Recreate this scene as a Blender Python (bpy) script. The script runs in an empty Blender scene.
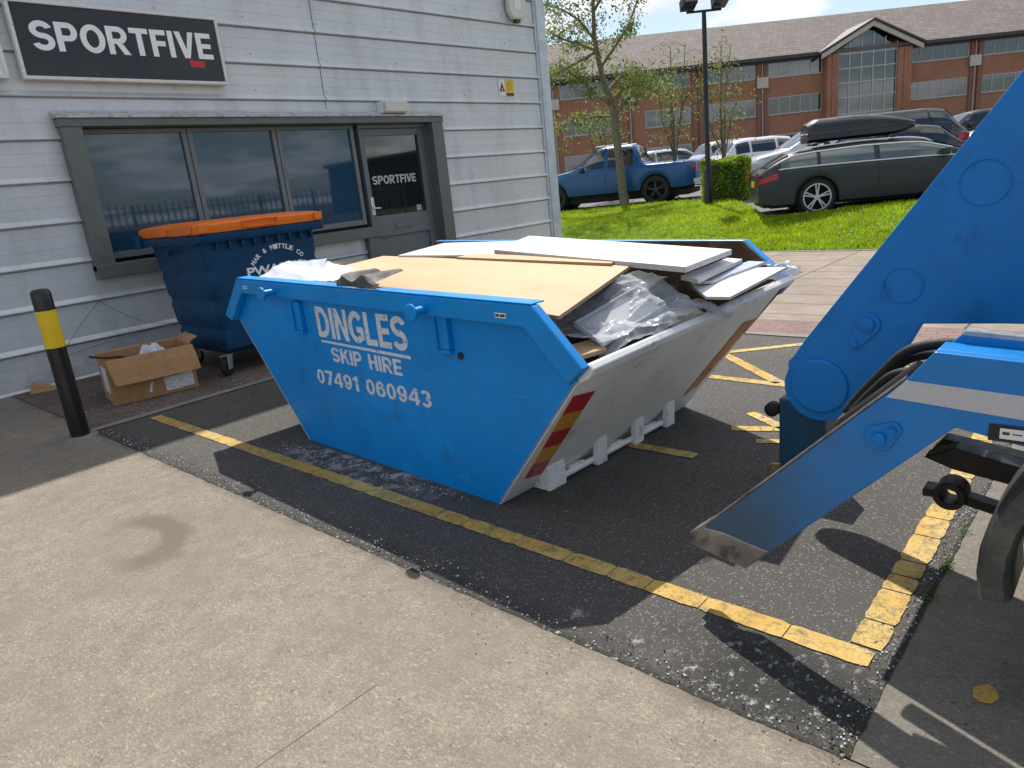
import bpy, math, random
from mathutils import Matrix, Vector
import numpy as np
random.seed(7)
rng = np.random.default_rng(7)
R = math.radians
scn = bpy.context.scene
COL = scn.collection

# ------------------------------------------------------------------ helpers
class MB:
    """collects shapes, then links them as one mesh object"""
    def __init__(s):
        s.v = []; s.f = []; s.m = []; s.mi = 0
    def add(s, verts, faces):
        b = len(s.v)
        s.v += [tuple(p) for p in verts]
        for f in faces:
            s.f.append(tuple(b + i for i in f)); s.m.append(s.mi)
        return s
    def box(s, x0, x1, y0, y1, z0, z1, M=None):
        v = [Vector((x, y, z)) for x in (x0, x1) for y in (y0, y1) for z in (z0, z1)]
        if M is not None: v = [M @ p for p in v]
        return s.add(v, [(0, 1, 3, 2), (4, 6, 7, 5), (0, 4, 5, 1), (2, 3, 7, 6), (0, 2, 6, 4), (1, 5, 7, 3)])
    def prism(s, poly, axis, a, b):
        """2-D polygon extruded along axis x, y or z between a and b"""
        n = len(poly)
        def p(u, w, t):
            return (t, u, w) if axis == 'x' else ((u, t, w) if axis == 'y' else (u, w, t))
        v = [p(u, w, a) for u, w in poly] + [p(u, w, b) for u, w in poly]
        return s.add(v, [tuple(range(n))[::-1], tuple(range(n, 2 * n))] +
                     [(i, (i + 1) % n, n + (i + 1) % n, n + i) for i in range(n)])
    def hexa(s, bottom, top):
        n = len(bottom)
        return s.add(list(bottom) + list(top), [tuple(range(n))[::-1], tuple(range(n, 2 * n))] +
                     [(i, (i + 1) % n, n + (i + 1) % n, n + i) for i in range(n)])
    def slab(s, poly, t):
        """polygon of 3-D corner points thickened downwards by t"""
        return s.hexa([(x, y, z - t) for x, y, z in poly], poly)
    def quad(s, a, b, c, d):
        return s.add([a, b, c, d], [(0, 1, 2, 3)])
    def tube(s, pts, rad, n=8, cap=True):
        pts = [Vector(p) for p in pts]
        if not hasattr(rad, '__len__'): rad = [rad] * len(pts)
        vs = []; prev = None
        for i, p in enumerate(pts):
            t = (pts[min(i + 1, len(pts) - 1)] - pts[max(i - 1, 0)]).normalized()
            if prev is None:
                u = t.orthogonal().normalized()
            else:
                u = (prev - t * prev.dot(t)).normalized()
            prev = u; w = t.cross(u)
            for k in range(n):
                a = 2 * math.pi * k / n
                vs.append(p + (u * math.cos(a) + w * math.sin(a)) * rad[i])
        fs = [(i * n + k, i * n + (k + 1) % n, (i + 1) * n + (k + 1) % n, (i + 1) * n + k)
              for i in range(len(pts) - 1) for k in range(n)]
        if cap:
            fs += [tuple(range(n))[::-1], tuple((len(pts) - 1) * n + k for k in range(n))]
        return s.add(vs, fs)
    def lathe(s, prof, c, axis='z', n=24, closed=False):
        """profile of (radius, height) spun round an axis through c"""
        vs = []
        for r, h in prof:
            for k in range(n):
                a = 2 * math.pi * k / n; x, y = r * math.cos(a), r * math.sin(a)
                q = {'z': (x, y, h), 'x': (h, x, y), 'y': (y, h, x)}[axis]
                vs.append((c[0] + q[0], c[1] + q[1], c[2] + q[2]))
        m = len(prof)
        fs = [(i * n + k, i * n + (k + 1) % n, ((i + 1) % m) * n + (k + 1) % n, ((i + 1) % m) * n + k)
              for i in range(m if closed else m - 1) for k in range(n)]
        if not closed:
            if prof[0][0] > 1e-6: fs.append(tuple(range(n))[::-1])
            if prof[-1][0] > 1e-6: fs.append(tuple((m - 1) * n + k for k in range(n)))
        return s.add(vs, fs)
    def grid(s, fn, nu, nv):
        vs = [fn(i / nu, j / nv) for i in range(nu + 1) for j in range(nv + 1)]
        fs = [(i * (nv + 1) + j, (i + 1) * (nv + 1) + j, (i + 1) * (nv + 1) + j + 1, i * (nv + 1) + j + 1)
              for i in range(nu) for j in range(nv)]
        return s.add(vs, fs)
    def rings(s, rings, cap=True):
        n = len(rings[0])
        vs = [p for r in rings for p in r]
        fs = [(i * n + k, i * n + (k + 1) % n, (i + 1) * n + (k + 1) % n, (i + 1) * n + k)
              for i in range(len(rings) - 1) for k in range(n)]
        if cap: fs += [tuple(range(n))[::-1], tuple((len(rings) - 1) * n + k for k in range(n))]
        return s.add(vs, fs)
    def build(s, name, mats, parent=None, loc=None, rotz=None, smooth=None, bevel=0, seg=2, fix=True):
        me = bpy.data.meshes.new(name)
        me.from_pydata(s.v, [], s.f)
        if not isinstance(mats, (list, tuple)): mats = [mats]
        for m in mats: me.materials.append(m)
        if len(mats) > 1: me.polygons.foreach_set('material_index', s.m)
        if fix:
            import bmesh
            bm = bmesh.new(); bm.from_mesh(me)
            bmesh.ops.recalc_face_normals(bm, faces=bm.faces)
            bm.to_mesh(me); bm.free()
        if smooth is not None:
            me.shade_smooth()
            me.set_sharp_from_angle(angle=R(smooth))
        me.update()
        o = bpy.data.objects.new(name, me)
        COL.objects.link(o)
        if parent: o.parent = parent
        if loc is not None: o.location = loc
        if rotz is not None: o.rotation_euler = (0, 0, rotz)
        if bevel:
            b = o.modifiers.new('bevel', 'BEVEL'); b.width = bevel; b.segments = seg
            b.limit_method = 'ANGLE'; b.angle_limit = R(35); b.harden_normals = False
        return o

def thing(name, label, cat, loc=(0, 0, 0), rotz=0, group=None):
    o = bpy.data.objects.new(name, None); COL.objects.link(o)
    o.empty_display_size = .2
    o.location = loc; o.rotation_euler = (0, 0, rotz)
    o['label'] = label; o['category'] = cat
    if group: o['group'] = group
    return o
def tag(o, label, cat, group=None):
    o['label'] = label; o['category'] = cat
    if group: o['group'] = group
    return o
def setting(o):
    o['kind'] = 'structure'; return o

def text_pts(txt, w, h, bold=0.0, thick=.002, shear=0, space=1.0):
    """letters as vertices and faces filling a w x h box from (0,0), facing +z"""
    cu = bpy.data.curves.new('letters', 'FONT')
    cu.body = txt; cu.size = 1; cu.offset = bold; cu.extrude = .01; cu.shear = shear
    cu.space_character = space; cu.resolution_u = 3
    ob = bpy.data.objects.new('letters', cu); COL.objects.link(ob)
    dg = bpy.context.evaluated_depsgraph_get(); dg.update()
    me = bpy.data.meshes.new_from_object(ob.evaluated_get(dg))
    V = np.array([v.co[:] for v in me.vertices]); F = [tuple(p.vertices) for p in me.polygons]
    bpy.data.objects.remove(ob); bpy.data.curves.remove(cu); bpy.data.meshes.remove(me)
    mn, mx = V.min(0), V.max(0)
    V = (V - mn) / (mx - mn) * np.array([w, h, thick])
    return V, F
# heavy grotesque capitals and figures: each glyph is straight bars, slanted bars and ring arcs
def _bar(x0, x1, y0, y1): return [[(x0, y0), (x1, y0), (x1, y1), (x0, y1)]]
def _sl(b0, b1, t0, t1, y0=0., y1=1.): return [[(b0, y0), (b1, y0), (t1, y1), (t0, y1)]]
def _arc(cx, cy, rx, ry, a0, a1, tx=.23, ty=.19, n=22):
    out = []
    for i in range(n):
        a, b = R(a0 + (a1 - a0) * i / n), R(a0 + (a1 - a0) * (i + 1) / n)
        q = [(cx + k[0] * math.cos(t), cy + k[1] * math.sin(t)) for t, k in ((a, (rx, ry)), (b, (rx, ry)), (b, (rx - tx, ry - ty)), (a, (rx - tx, ry - ty)))]
        out.append(q if a1 > a0 else q[::-1])
    return out
_B = _bar(0, .23, 0, 1)
GLYPH = {
    'I': (.23, _B), 'L': (.66, _B + _bar(.23, .66, 0, .19)), 'E': (.69, _B + _bar(.23, .69, 0, .19) + _bar(.23, .64, .41, .59) + _bar(.23, .68, .81, 1)),
    'F': (.65, _B + _bar(.23, .60, .40, .59) + _bar(.23, .65, .81, 1)), 'T': (.76, _bar(0, .76, .81, 1) + _bar(.265, .495, 0, .81)),
    'H': (.78, _B + _bar(.55, .78, 0, 1) + _bar(.23, .55, .41, .60)), 'D': (.84, _B + _bar(.23, .36, 0, .19) + _bar(.23, .36, .81, 1) + _arc(.36, .5, .48, .5, -90, 90)),
    'N': (.80, _bar(0, .22, 0, 1) + _bar(.58, .80, 0, 1) + _sl(.54, .58, .22, .26, 0, 1)[:0] + [[(.22, .62), (.58, 0), (.58, .38), (.22, 1)]]),
    'O': (.92, _arc(.46, .5, .46, .5, 0, 360, n=40)), 'G': (.88, _arc(.46, .5, .46, .5, 38, 322, n=34) + _bar(.47, .88, .34, .52) + _bar(.67, .88, .12, .34)),
    'P': (.78, _B + _bar(.23, .45, .81, 1) + _bar(.23, .45, .36, .55) + _arc(.45, .68, .33, .32, -90, 90)),
    'R': (.83, _B + _bar(.23, .45, .81, 1) + _bar(.23, .45, .38, .56) + _arc(.45, .69, .34, .31, -90, 90) + _sl(.57, .83, .33, .58, 0, .38)),
    'S': (.80, _arc(.40, .7025, .40, .2975, 18, 270) + _arc(.40, .2975, .40, .2975, 90, -162)),
    'V': (.84, [[(.30, 0), (.54, 0), (.24, 1), (0, 1)], [(.42, .22), (.54, 0), (.84, 1), (.60, 1)]]),
    'K': (.82, _B + [[(.23, .30), (.36, .42), (.80, 1), (.53, 1), (.23, .60)], [(.36, .55), (.57, 0), (.84, 0), (.50, .66)]]),
    '0': (.66, _arc(.33, .5, .33, .5, 0, 360, .21, .17, 36)), '1': (.42, _bar(.20, .42, 0, 1) + [[(0, .66), (.20, .72), (.20, .92), (0, .82)]]),
    '4': (.72, _bar(.42, .63, 0, 1) + _bar(.0, .42, .21, .38) + _bar(.63, .72, .21, .38) + [[(0, .38), (.2, .38), (.42, .74), (.42, 1)]]),
    '7': (.64, _bar(0, .64, .82, 1) + [[(.12, 0), (.35, 0), (.64, .82), (.42, .82)]]),
    '9': (.66, _arc(.33, .66, .33, .34, 0, 360, .21, .16, 30) + _arc(.33, .5, .33, .5, 20, -150, .21, .16)),
    '6': (.66, _arc(.33, .34, .33, .34, 0, 360, .21, .16, 30) + _arc(.33, .5, .33, .5, 200, 30, .21, .16)),
    '3': (.64, _arc(.31, .7125, .31, .2875, 160, -90, .21, .17) + _arc(.32, .2925, .32, .2925, 90, -160, .21, .17)),
    ' ': (.42, [])}
def block_pts(txt, w, h, gap=.085):
    V, F, x = [], [], 0.
    for ch in txt:
        gw, parts = GLYPH[ch]
        for i, p in enumerate(parts):
            b = len(V); V += [(x + px, py, .00012 * (i % 7)) for px, py in p]; F.append(tuple(range(b, b + len(p))))
        x += gw + gap
    V = np.array(V); mn, mx = V[:, :2].min(0), V[:, :2].max(0)
    V[:, :2] = (V[:, :2] - mn) / (mx - mn) * np.array([w, h])
    return V, F
def put_text(mb, txt, w, h, M, block=False, **k):
    V, F = block_pts(txt, w, h) if block else text_pts(txt, w, h, **k)
    return mb.add([M @ Vector(p) for p in V], F)
def frame_m(o, x, y):
    x = Vector(x).normalized(); y = Vector(y); y = (y - x * y.dot(x)).normalized(); z = x.cross(y)
    return Matrix(((x.x, y.x, z.x, o[0]), (x.y, y.y, z.y, o[1]), (x.z, y.z, z.z, o[2]), (0, 0, 0, 1)))

# ------------------------------------------------------------------ materials
class NT:
    def __init__(s, name):
        s.mat = bpy.data.materials.new(name); s.mat.use_nodes = True
        s.t = s.mat.node_tree; s.t.nodes.clear()
        s.out = s.t.nodes.new('ShaderNodeOutputMaterial')
        s.b = s.t.nodes.new('ShaderNodeBsdfPrincipled')
        s.l(s.b.outputs[0], s.out.inputs[0])
        tc = s.t.nodes.new('ShaderNodeTexCoord'); s.co = tc.outputs['Object']
    def l(s, a, b): s.t.links.new(a, b)
    def n(s, ty, **kw):
        nd = s.t.nodes.new('ShaderNode' + ty)
        for k, v in kw.items():
            if hasattr(nd, k): setattr(nd, k, v)
        return nd
    def set(s, sock, v):
        if hasattr(v, 'is_linked') or hasattr(v, 'links'): s.l(v, sock)
        else: sock.default_value = v
    def noise(s, scale, detail=4, rough=.6, vec=None, stretch=None):
        nd = s.n('TexNoise'); nd.inputs['Scale'].default_value = scale
        nd.inputs['Detail'].default_value = detail; nd.inputs['Roughness'].default_value = rough
        v = vec or s.co
        if stretch: v = s.map(v, scale=stretch)
        s.l(v, nd.inputs['Vector']); return nd.outputs['Fac']
    def map(s, v, scale=(1, 1, 1), loc=(0, 0, 0), rot=(0, 0, 0)):
        m = s.n('Mapping'); s.l(v, m.inputs['Vector'])
        m.inputs['Scale'].default_value = scale; m.inputs['Location'].default_value = loc; m.inputs['Rotation'].default_value = rot
        return m.outputs[0]
    def voro(s, scale, feature='F1', rand=1, vec=None):
        nd = s.n('TexVoronoi', feature=feature); nd.inputs['Scale'].default_value = scale
        nd.inputs['Randomness'].default_value = rand
        s.l(vec or s.co, nd.inputs['Vector']); return nd
    def ramp(s, fac, lo, hi, a=0., b=1.):
        m = s.n('MapRange'); m.clamp = True
        s.set(m.inputs['Value'], fac)
        m.inputs['From Min'].default_value = lo; m.inputs['From Max'].default_value = hi
        m.inputs['To Min'].default_value = a; m.inputs['To Max'].default_value = b
        return m.outputs[0]
    def math(s, op, a, b=0., c=0.):
        m = s.n('Math'); m.operation = op
        s.set(m.inputs[0], a); s.set(m.inputs[1], b)
        if op in ('MULTIPLY_ADD', 'COMPARE'): s.set(m.inputs[2], c)
        return m.outputs[0]
    def mix(s, fac, a, b, blend='MIX'):
        m = s.n('Mix'); m.data_type = 'RGBA'; m.blend_type = blend
        s.set(m.inputs[0], fac)
        for sock, v in ((m.inputs[6], a), (m.inputs[7], b)):
            if isinstance(v, (tuple, list)): v = (*v[:3], 1)
            s.set(sock, v)
        return m.outputs[2]
    def xyz(s, v=None):
        m = s.n('SeparateXYZ'); s.l(v or s.co, m.inputs[0]); return m.outputs
    def bump(s, h, strength=.3, dist=.01):
        m = s.n('Bump'); m.inputs['Strength'].default_value = strength; m.inputs['Distance'].default_value = dist
        s.l(h, m.inputs['Height']); s.l(m.outputs[0], s.b.inputs['Normal'])
    def base(s, c, rough=.6, metal=0., spec=.5):
        if isinstance(c, (tuple, list)): c = (*c[:3], 1)
        s.set(s.b.inputs['Base Color'], c); s.set(s.b.inputs['Roughness'], rough)
        s.b.inputs['Metallic'].default_value = metal; s.b.inputs['Specular IOR Level'].default_value = spec
        return s.mat

def M_(name, col, rough=.5, metal=0., var=.12, vs=6., dirt=None, bump=None, spec=.5, stretch=None, coat=0, scratch=None):
    """paint / plastic / metal with uneven colour, optional dirt (colour, scale, lo, hi) and bump (scale, strength)"""
    t = NT(name)
    dark = tuple(c * (1 - var) for c in col); lite = tuple(min(1, c * (1 + var)) for c in col)
    c = t.mix(t.ramp(t.noise(vs, 5, .65, stretch=stretch), .3, .7), dark, lite)
    r = t.ramp(t.noise(vs * 2.3, 3), .3, .7, max(0, rough - .07), min(1, rough + .07))
    if dirt:
        d = t.ramp(t.noise(dirt[1], 8, .7, stretch=dirt[4] if len(dirt) > 4 else None), dirt[2], dirt[3])
        c = t.mix(d, c, dirt[0])
    if scratch:
        for ang, off in ((.5, 0), (1.9, 4), (2.7, 9)):
            k = t.ramp(t.noise(9, 3, .6, vec=t.map(t.co, loc=(off, 1, 2), rot=(ang, 0, 0), scale=(.6, .25, 5))), scratch[1], scratch[1] + .03)
            k = t.math('MULTIPLY', k, t.ramp(t.noise(2.2, 3, vec=t.map(t.co, loc=(1, off, 5))), .50, .62))
            c = t.mix(t.math('MULTIPLY', k, scratch[2]), c, scratch[0])
        k = t.ramp(t.noise(38, 4, .7, vec=t.map(t.co, loc=(3, 3, 8))), .67, .70)
        k = t.math('MULTIPLY', k, t.ramp(t.noise(1.7, 3, vec=t.map(t.co, loc=(6, 2, 1))), .50, .64))
        c = t.mix(t.math('MULTIPLY', k, .7), c, (.11, .065, .045))
        k = t.ramp(t.noise(2.4, 6, .75, vec=t.map(t.co, loc=(9, 9, 3), scale=(1, 1, .35))), .56, .74, 0, .38)
        c = t.mix(k, c, tuple(x * .45 + .01 for x in col))
    if bump: t.bump(t.noise(bump[0], 3), bump[1], .004 if bump[0] > 8 else .02)
    t.b.inputs['Coat Weight'].default_value = coat
    t.b.inputs['Coat Roughness'].default_value = .06
    return t.base(c, r, metal, spec)

# --- ground materials
def asphalt_mat(name, tone, specks=True, stains=True):
    t = NT(name)
    big = t.ramp(t.noise(.7, 5), .3, .7); fine = t.ramp(t.noise(95, 3, .85), .28, .72)
    c = t.mix(big, tuple(x * .72 for x in tone), tuple(x * 1.15 for x in tone))
    c = t.mix(t.ramp(fine, 0, 1, 0, .75), c, tuple(x * .35 for x in tone))
    ag = t.voro(130); agc = t.n('SeparateColor'); t.l(ag.outputs['Color'], agc.inputs[0])
    stone = t.math('MULTIPLY', t.ramp(agc.outputs[0], .80, .84), t.ramp(ag.outputs['Distance'], .5, .25))
    c = t.mix(t.ramp(stone, 0, 1, 0, .55), c, (.42, .40, .37))
    if specks:
        v = t.voro(48); vc = t.n('SeparateColor'); t.l(v.outputs['Color'], vc.inputs[0])
        pick = t.math('MULTIPLY', t.ramp(vc.outputs[1], .90, .92), t.ramp(v.outputs['Distance'], .22, .12))
        pick = t.math('MULTIPLY', pick, t.ramp(t.noise(1.6, 5), .36, .62))
        c = t.mix(t.ramp(pick, 0, 1, 0, .9), c, (.62, .60, .56))
    if stains:
        X, Y, Z = t.xyz()
        wob = t.math('MULTIPLY_ADD', t.noise(5, 5), .5, -.25)
        # mossy black grime along the concrete joint and in the corner of the bay
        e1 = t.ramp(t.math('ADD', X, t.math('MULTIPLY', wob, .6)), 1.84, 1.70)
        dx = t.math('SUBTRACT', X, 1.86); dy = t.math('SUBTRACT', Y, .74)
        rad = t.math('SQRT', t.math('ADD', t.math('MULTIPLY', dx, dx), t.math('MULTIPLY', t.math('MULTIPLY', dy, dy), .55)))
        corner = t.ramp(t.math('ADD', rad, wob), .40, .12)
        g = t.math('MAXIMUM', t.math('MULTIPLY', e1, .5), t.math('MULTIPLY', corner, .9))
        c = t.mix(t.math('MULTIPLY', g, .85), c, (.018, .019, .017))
        # brown leaves mush
        br = t.math('MULTIPLY', t.ramp(t.noise(4.3, 6, vec=t.map(t.co, loc=(3, 1, 0))), .62, .72), t.ramp(X, 1.98, 1.8))
        c = t.mix(t.math('MULTIPLY', br, .6), c, (.17, .13, .08))
        # white powder washed out along the foot of the skip and scattered in the joint
        p1 = t.math('MULTIPLY', t.ramp(X, 2.02, 2.3), t.ramp(X, 2.44, 2.40))
        p1 = t.math('MULTIPLY', p1, t.math('MULTIPLY', t.ramp(Y, 2.7, 3.2), t.ramp(Y, 4.4, 4.1)))
        p1 = t.math('MULTIPLY', p1, t.ramp(t.noise(9, 8, .75), .48, .62))
        p2 = t.math('MULTIPLY', t.ramp(X, 1.95, 1.72), t.ramp(t.noise(7, 8, .75, vec=t.map(t.co, loc=(7, 3, 2))), .61, .66))
        p3 = t.math('MULTIPLY', corner, t.ramp(t.noise(22, 8, .8, vec=t.map(t.co, loc=(2, 9, 2))), .55, .62))
        p = t.math('MAXIMUM', t.math('MULTIPLY', p1, .7), t.math('MAXIMUM', t.math('MULTIPLY', p2, .75), t.math('MULTIPLY', p3, .6)))
        c = t.mix(p, c, (.62, .62, .62))
    t.bump(t.noise(110, 3, .8), .5, .006)
    return t.base(c, t.ramp(fine, 0, 1, .75, .95), 0, .3)

def concrete_mat(name, tone, scuff=False):
    t = NT(name)
    c = t.mix(t.ramp(t.noise(1.3, 6, .7), .3, .7), tuple(x * .80 for x in tone), tuple(x * 1.1 for x in tone))
    c = t.mix(t.ramp(t.noise(9, 8, .8), .42, .64, 0, .8), c, tuple(x * .56 for x in tone))
    c = t.mix(t.ramp(t.noise(45, 5, .8), .45, .75, 0, .5), c, tuple(x * .55 for x in tone))
    c = t.mix(t.ramp(t.noise(70, 4, .8, vec=t.map(t.co, loc=(5, 2, 1))), .52, .7, 0, .5), c, tuple(min(1, x * 1.5) for x in tone))
    c = t.mix(t.ramp(t.noise(150, 3, .85, vec=t.map(t.co, loc=(1, 6, 1))), .48, .62, 0, .75), c, tuple(x * .42 for x in tone))
    c = t.mix(t.ramp(t.noise(120, 2, .8, vec=t.map(t.co, loc=(8, 1, 3), scale=(1, .35, 1), rot=(0, 0, .7))), .56, .68, 0, .5), c, tuple(min(1, x * 1.7) for x in tone))
    c = t.mix(t.ramp(t.noise(.9, 8, .78, vec=t.map(t.co, loc=(2, 7, 1))), .46, .62, 0, .75), c, tuple(x * .66 for x in tone))
    pit = t.voro(26); pc = t.n('SeparateColor'); t.l(pit.outputs['Color'], pc.inputs[0])
    c = t.mix(t.math('MULTIPLY', t.ramp(pc.outputs[0], .93, .95), t.ramp(pit.outputs['Distance'], .2, .1, 0, .8)), c, tuple(x * .25 for x in tone))
    c = t.mix(t.ramp(t.noise(3.5, 7, .75, vec=t.map(t.co, loc=(4, 4, 1))), .5, .7, 0, .35), c, tuple(x * .66 for x in tone))
    if scuff:
        X, Y, Z = t.xyz()
        dx = t.math('SUBTRACT', X, 1.05); dy = t.math('SUBTRACT', Y, 3.86)
        rad = t.math('SQRT', t.math('ADD', t.math('MULTIPLY', dx, dx), t.math('MULTIPLY', t.math('MULTIPLY', dy, dy), .5)))
        rad = t.math('ADD', rad, t.math('MULTIPLY_ADD', t.noise(6, 4), .14, -.07))
        ring = t.math('MULTIPLY', t.ramp(rad, .12, .17), t.ramp(rad, .30, .24))
        ring = t.math('MULTIPLY', ring, t.ramp(t.math('SUBTRACT', dx, t.math('MULTIPLY', dy, .35)), -.13, .05))
        c = t.mix(t.math('MULTIPLY', ring, .68), c, tuple(x * .42 for x in tone))
        # sooty band along the edge of the bay
        e = t.math('MULTIPLY', t.ramp(t.math('ADD', X, t.math('MULTIPLY', t.noise(7, 5), .14)), 1.69, 1.77), t.ramp(t.noise(3, 4), .3, .6))
        c = t.mix(t.math('MULTIPLY', e, .7), c, (.06, .055, .045))
        # faint tyre drag marks
        tr = t.ramp(t.noise(1.1, 3, vec=t.map(t.co, scale=(1.8, .22, 1), rot=(0, 0, .5))), .6, .72, 0, .4)
        c = t.mix(tr, c, tuple(x * .6 for x in tone))
    t.bump(t.noise(70, 5, .75), .35, .005)
    return t.base(c, .9, 0, .25)

def paver_mat(name, a, b, mortar, bw, rh, off=.5, rotz=0, msize=.006, stain=.4):
    t = NT(name)
    v = t.map(t.co, rot=(0, 0, rotz))
    br = t.n('TexBrick'); t.l(v, br.inputs['Vector'])
    br.offset = off; br.inputs['Scale'].default_value = 1
    br.inputs['Brick Width'].default_value = bw; br.inputs['Row Height'].default_value = rh
    br.inputs['Mortar Size'].default_value = msize; br.inputs['Mortar Smooth'].default_value = .3
    br.inputs['Color1'].default_value = (*a, 1); br.inputs['Color2'].default_value = (*b, 1); br.inputs['Mortar'].default_value = (*mortar, 1)
    c = t.mix(t.ramp(t.noise(2.5, 6, .7), .35, .75, 0, stain), br.outputs['Color'], tuple(x * .35 for x in a))
    c = t.mix(t.ramp(t.noise(30, 5, .8), .45, .75, 0, .4), c, tuple(x * .5 for x in a))
    h = t.math('SUBTRACT', t.math('MULTIPLY', t.noise(40, 4), .3), br.outputs['Fac'])
    t.bump(h, .5, .006)
    return t.base(c, .88, 0, .3)

def yellow_paint():
    t = NT('worn_yellow_paint')
    c = t.mix(t.ramp(t.noise(7, 5), .3, .7), (.50, .30, .06), (.60, .39, .10))
    c = t.mix(t.ramp(t.noise(1.4, 4), .45, .62), c, (.58, .44, .17))
    w = t.ramp(t.noise(16, 8, .8), .50, .64)
    c = t.mix(t.math('MULTIPLY', w, .85), c, (.12, .11, .09))
    w2 = t.math('MULTIPLY', t.ramp(t.noise(75, 4, .85, vec=t.map(t.co, loc=(3, 1, 0))), .50, .58), t.ramp(t.noise(3.2, 4, vec=t.map(t.co, loc=(9, 2, 0))), .38, .62))
    c = t.mix(t.math('MULTIPLY', w2, .8), c, (.10, .09, .075))
    c = t.mix(t.ramp(t.noise(90, 4, .8), .5, .7, 0, .5), c, (.22, .15, .05))
    t.bump(t.noise(60, 4), .5, .004)
    return t.base(c, .8, 0, .3)

def lawn_mat():
    t = NT('lawn_soil_and_moss')
    c = t.mix(t.ramp(t.noise(1.3, 5), .3, .7), (.12, .22, .012), (.19, .30, .02))
    c = t.mix(t.ramp(t.noise(30, 5, .8), .4, .7), c, (.05, .10, .01))
    t.bump(t.noise(60, 4), .8, .02)
    return t.base(c, .9, 0, .2)

def leaf_mat(name, col, trans=.45):
    t = NT(name)
    info = t.n('ObjectInfo')
    c = t.mix(t.ramp(t.noise(3, 3), .3, .7), tuple(x * .7 for x in col), tuple(x * 1.3 for x in col))
    t.base(c, .6, 0, .3)
    tr = t.n('BsdfTranslucent'); t.l(c, tr.inputs[0])
    mx = t.n('MixShader'); mx.inputs[0].default_value = trans
    t.l(t.b.outputs[0], mx.inputs[1]); t.l(tr.outputs[0], mx.inputs[2]); t.l(mx.outputs[0], t.out.inputs[0])
    return t.mat

def cladding_mat():
    t = NT('silver_grey_cladding')
    c = t.mix(t.ramp(t.noise(.8, 5), .3, .7), (.60, .615, .63), (.70, .715, .73))
    # rain streaks and grime
    s = t.ramp(t.noise(3, 6, .7, stretch=(1, 1, .25)), .48, .72, 0, .42)
    c = t.mix(s, c, (.33, .33, .32))
    s2 = t.ramp(t.noise(14, 5, .7, stretch=(.25, 1, 1)), .5, .8, 0, .22)
    c = t.mix(s2, c, (.42, .43, .44))
    X, Y, Z = t.xyz()
    g = t.math('MULTIPLY', t.ramp(Z, .55, 0), t.ramp(t.noise(4, 6, .7), .35, .65))
    c = t.mix(t.math('MULTIPLY', g, .5), c, (.22, .21, .18))
    return t.base(c, .42, .15, .5)

def glass_dark(name, col=(.012, .02, .028), blind=False, tint=(.10, .15, .20)):
    t = NT(name)
    c = col
    if blind:
        X, Y, Z = t.xyz()
        w = t.math('SINE', t.math('MULTIPLY', Z, 2 * math.pi / .026))
        n = t.ramp(t.noise(1.4, 3), .35, .65)
        c = t.mix(t.ramp(w, -.6, .6), col, tint)
        c = t.mix(t.ramp(n, 0, 1, 0, .5), c, col)
    m = t.base(c, .03, 0, .9)
    t.b.inputs['IOR'].default_value = 1.5 if blind else 1.7
    return m

def brick_mat():
    t = NT('red_brick')
    v = t.map(t.co, rot=(R(90), 0, 0))
    br = t.n('TexBrick'); t.l(v, br.inputs['Vector']); br.inputs['Scale'].default_value = 1
    br.inputs['Brick Width'].default_value = .23; br.inputs['Row Height'].default_value = .075; br.inputs['Mortar Size'].default_value = .006
    br.inputs['Color1'].default_value = (.36, .17, .095, 1); br.inputs['Color2'].default_value = (.45, .225, .13, 1); br.inputs['Mortar'].default_value = (.33, .25, .2, 1)
    c = t.mix(t.ramp(t.noise(.7, 5), .3, .7, 0, .45), br.outputs['Color'], (.24, .08, .045))
    c = t.mix(t.ramp(t.noise(2.2, 5, stretch=(1, 1, 4)), .4, .75, 0, .5), c, (.46, .19, .10))
    return t.base(c, .85, 0, .2)

def rooftile_mat():
    t = NT('brown_roof_tiles')
    v = t.map(t.co, rot=(R(90), 0, 0))
    br = t.n('TexBrick'); t.l(v, br.inputs['Vector']); br.inputs['Scale'].default_value = 1
    br.inputs['Brick Width'].default_value = .55; br.inputs['Row Height'].default_value = .30; br.inputs['Mortar Size'].default_value = .03
    br.inputs['Color1'].default_value = (.165, .145, .132, 1); br.inputs['Color2'].default_value = (.225, .202, .185, 1); br.inputs['Mortar'].default_value = (.14, .10, .09, 1)
    c = t.mix(t.ramp(t.noise(.5, 6, .7), .35, .7, 0, .5), br.outputs['Color'], (.13, .10, .092))
    c = t.mix(t.ramp(t.noise(1.8, 5, .7), .5, .75, 0, .4), c, (.31, .28, .255))
    t.bump(br.outputs['Fac'], -.5, .03)
    return t.base(c, .85, 0, .25)

def chipboard_mat():
    t = NT('chipboard')
    c = t.mix(t.ramp(t.noise(3, 4, stretch=(1, .3, 1)), .3, .7), (.55, .34, .185), (.65, .43, .255))
    c = t.mix(t.ramp(t.noise(60, 5, .8, stretch=(1, .4, 1)), .5, .75, 0, .4), c, (.44, .27, .13))
    c = t.mix(t.ramp(t.noise(1.2, 5), .58, .72, 0, .4), c, (.50, .33, .18))
    return t.base(c, .65, 0, .3)

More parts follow.
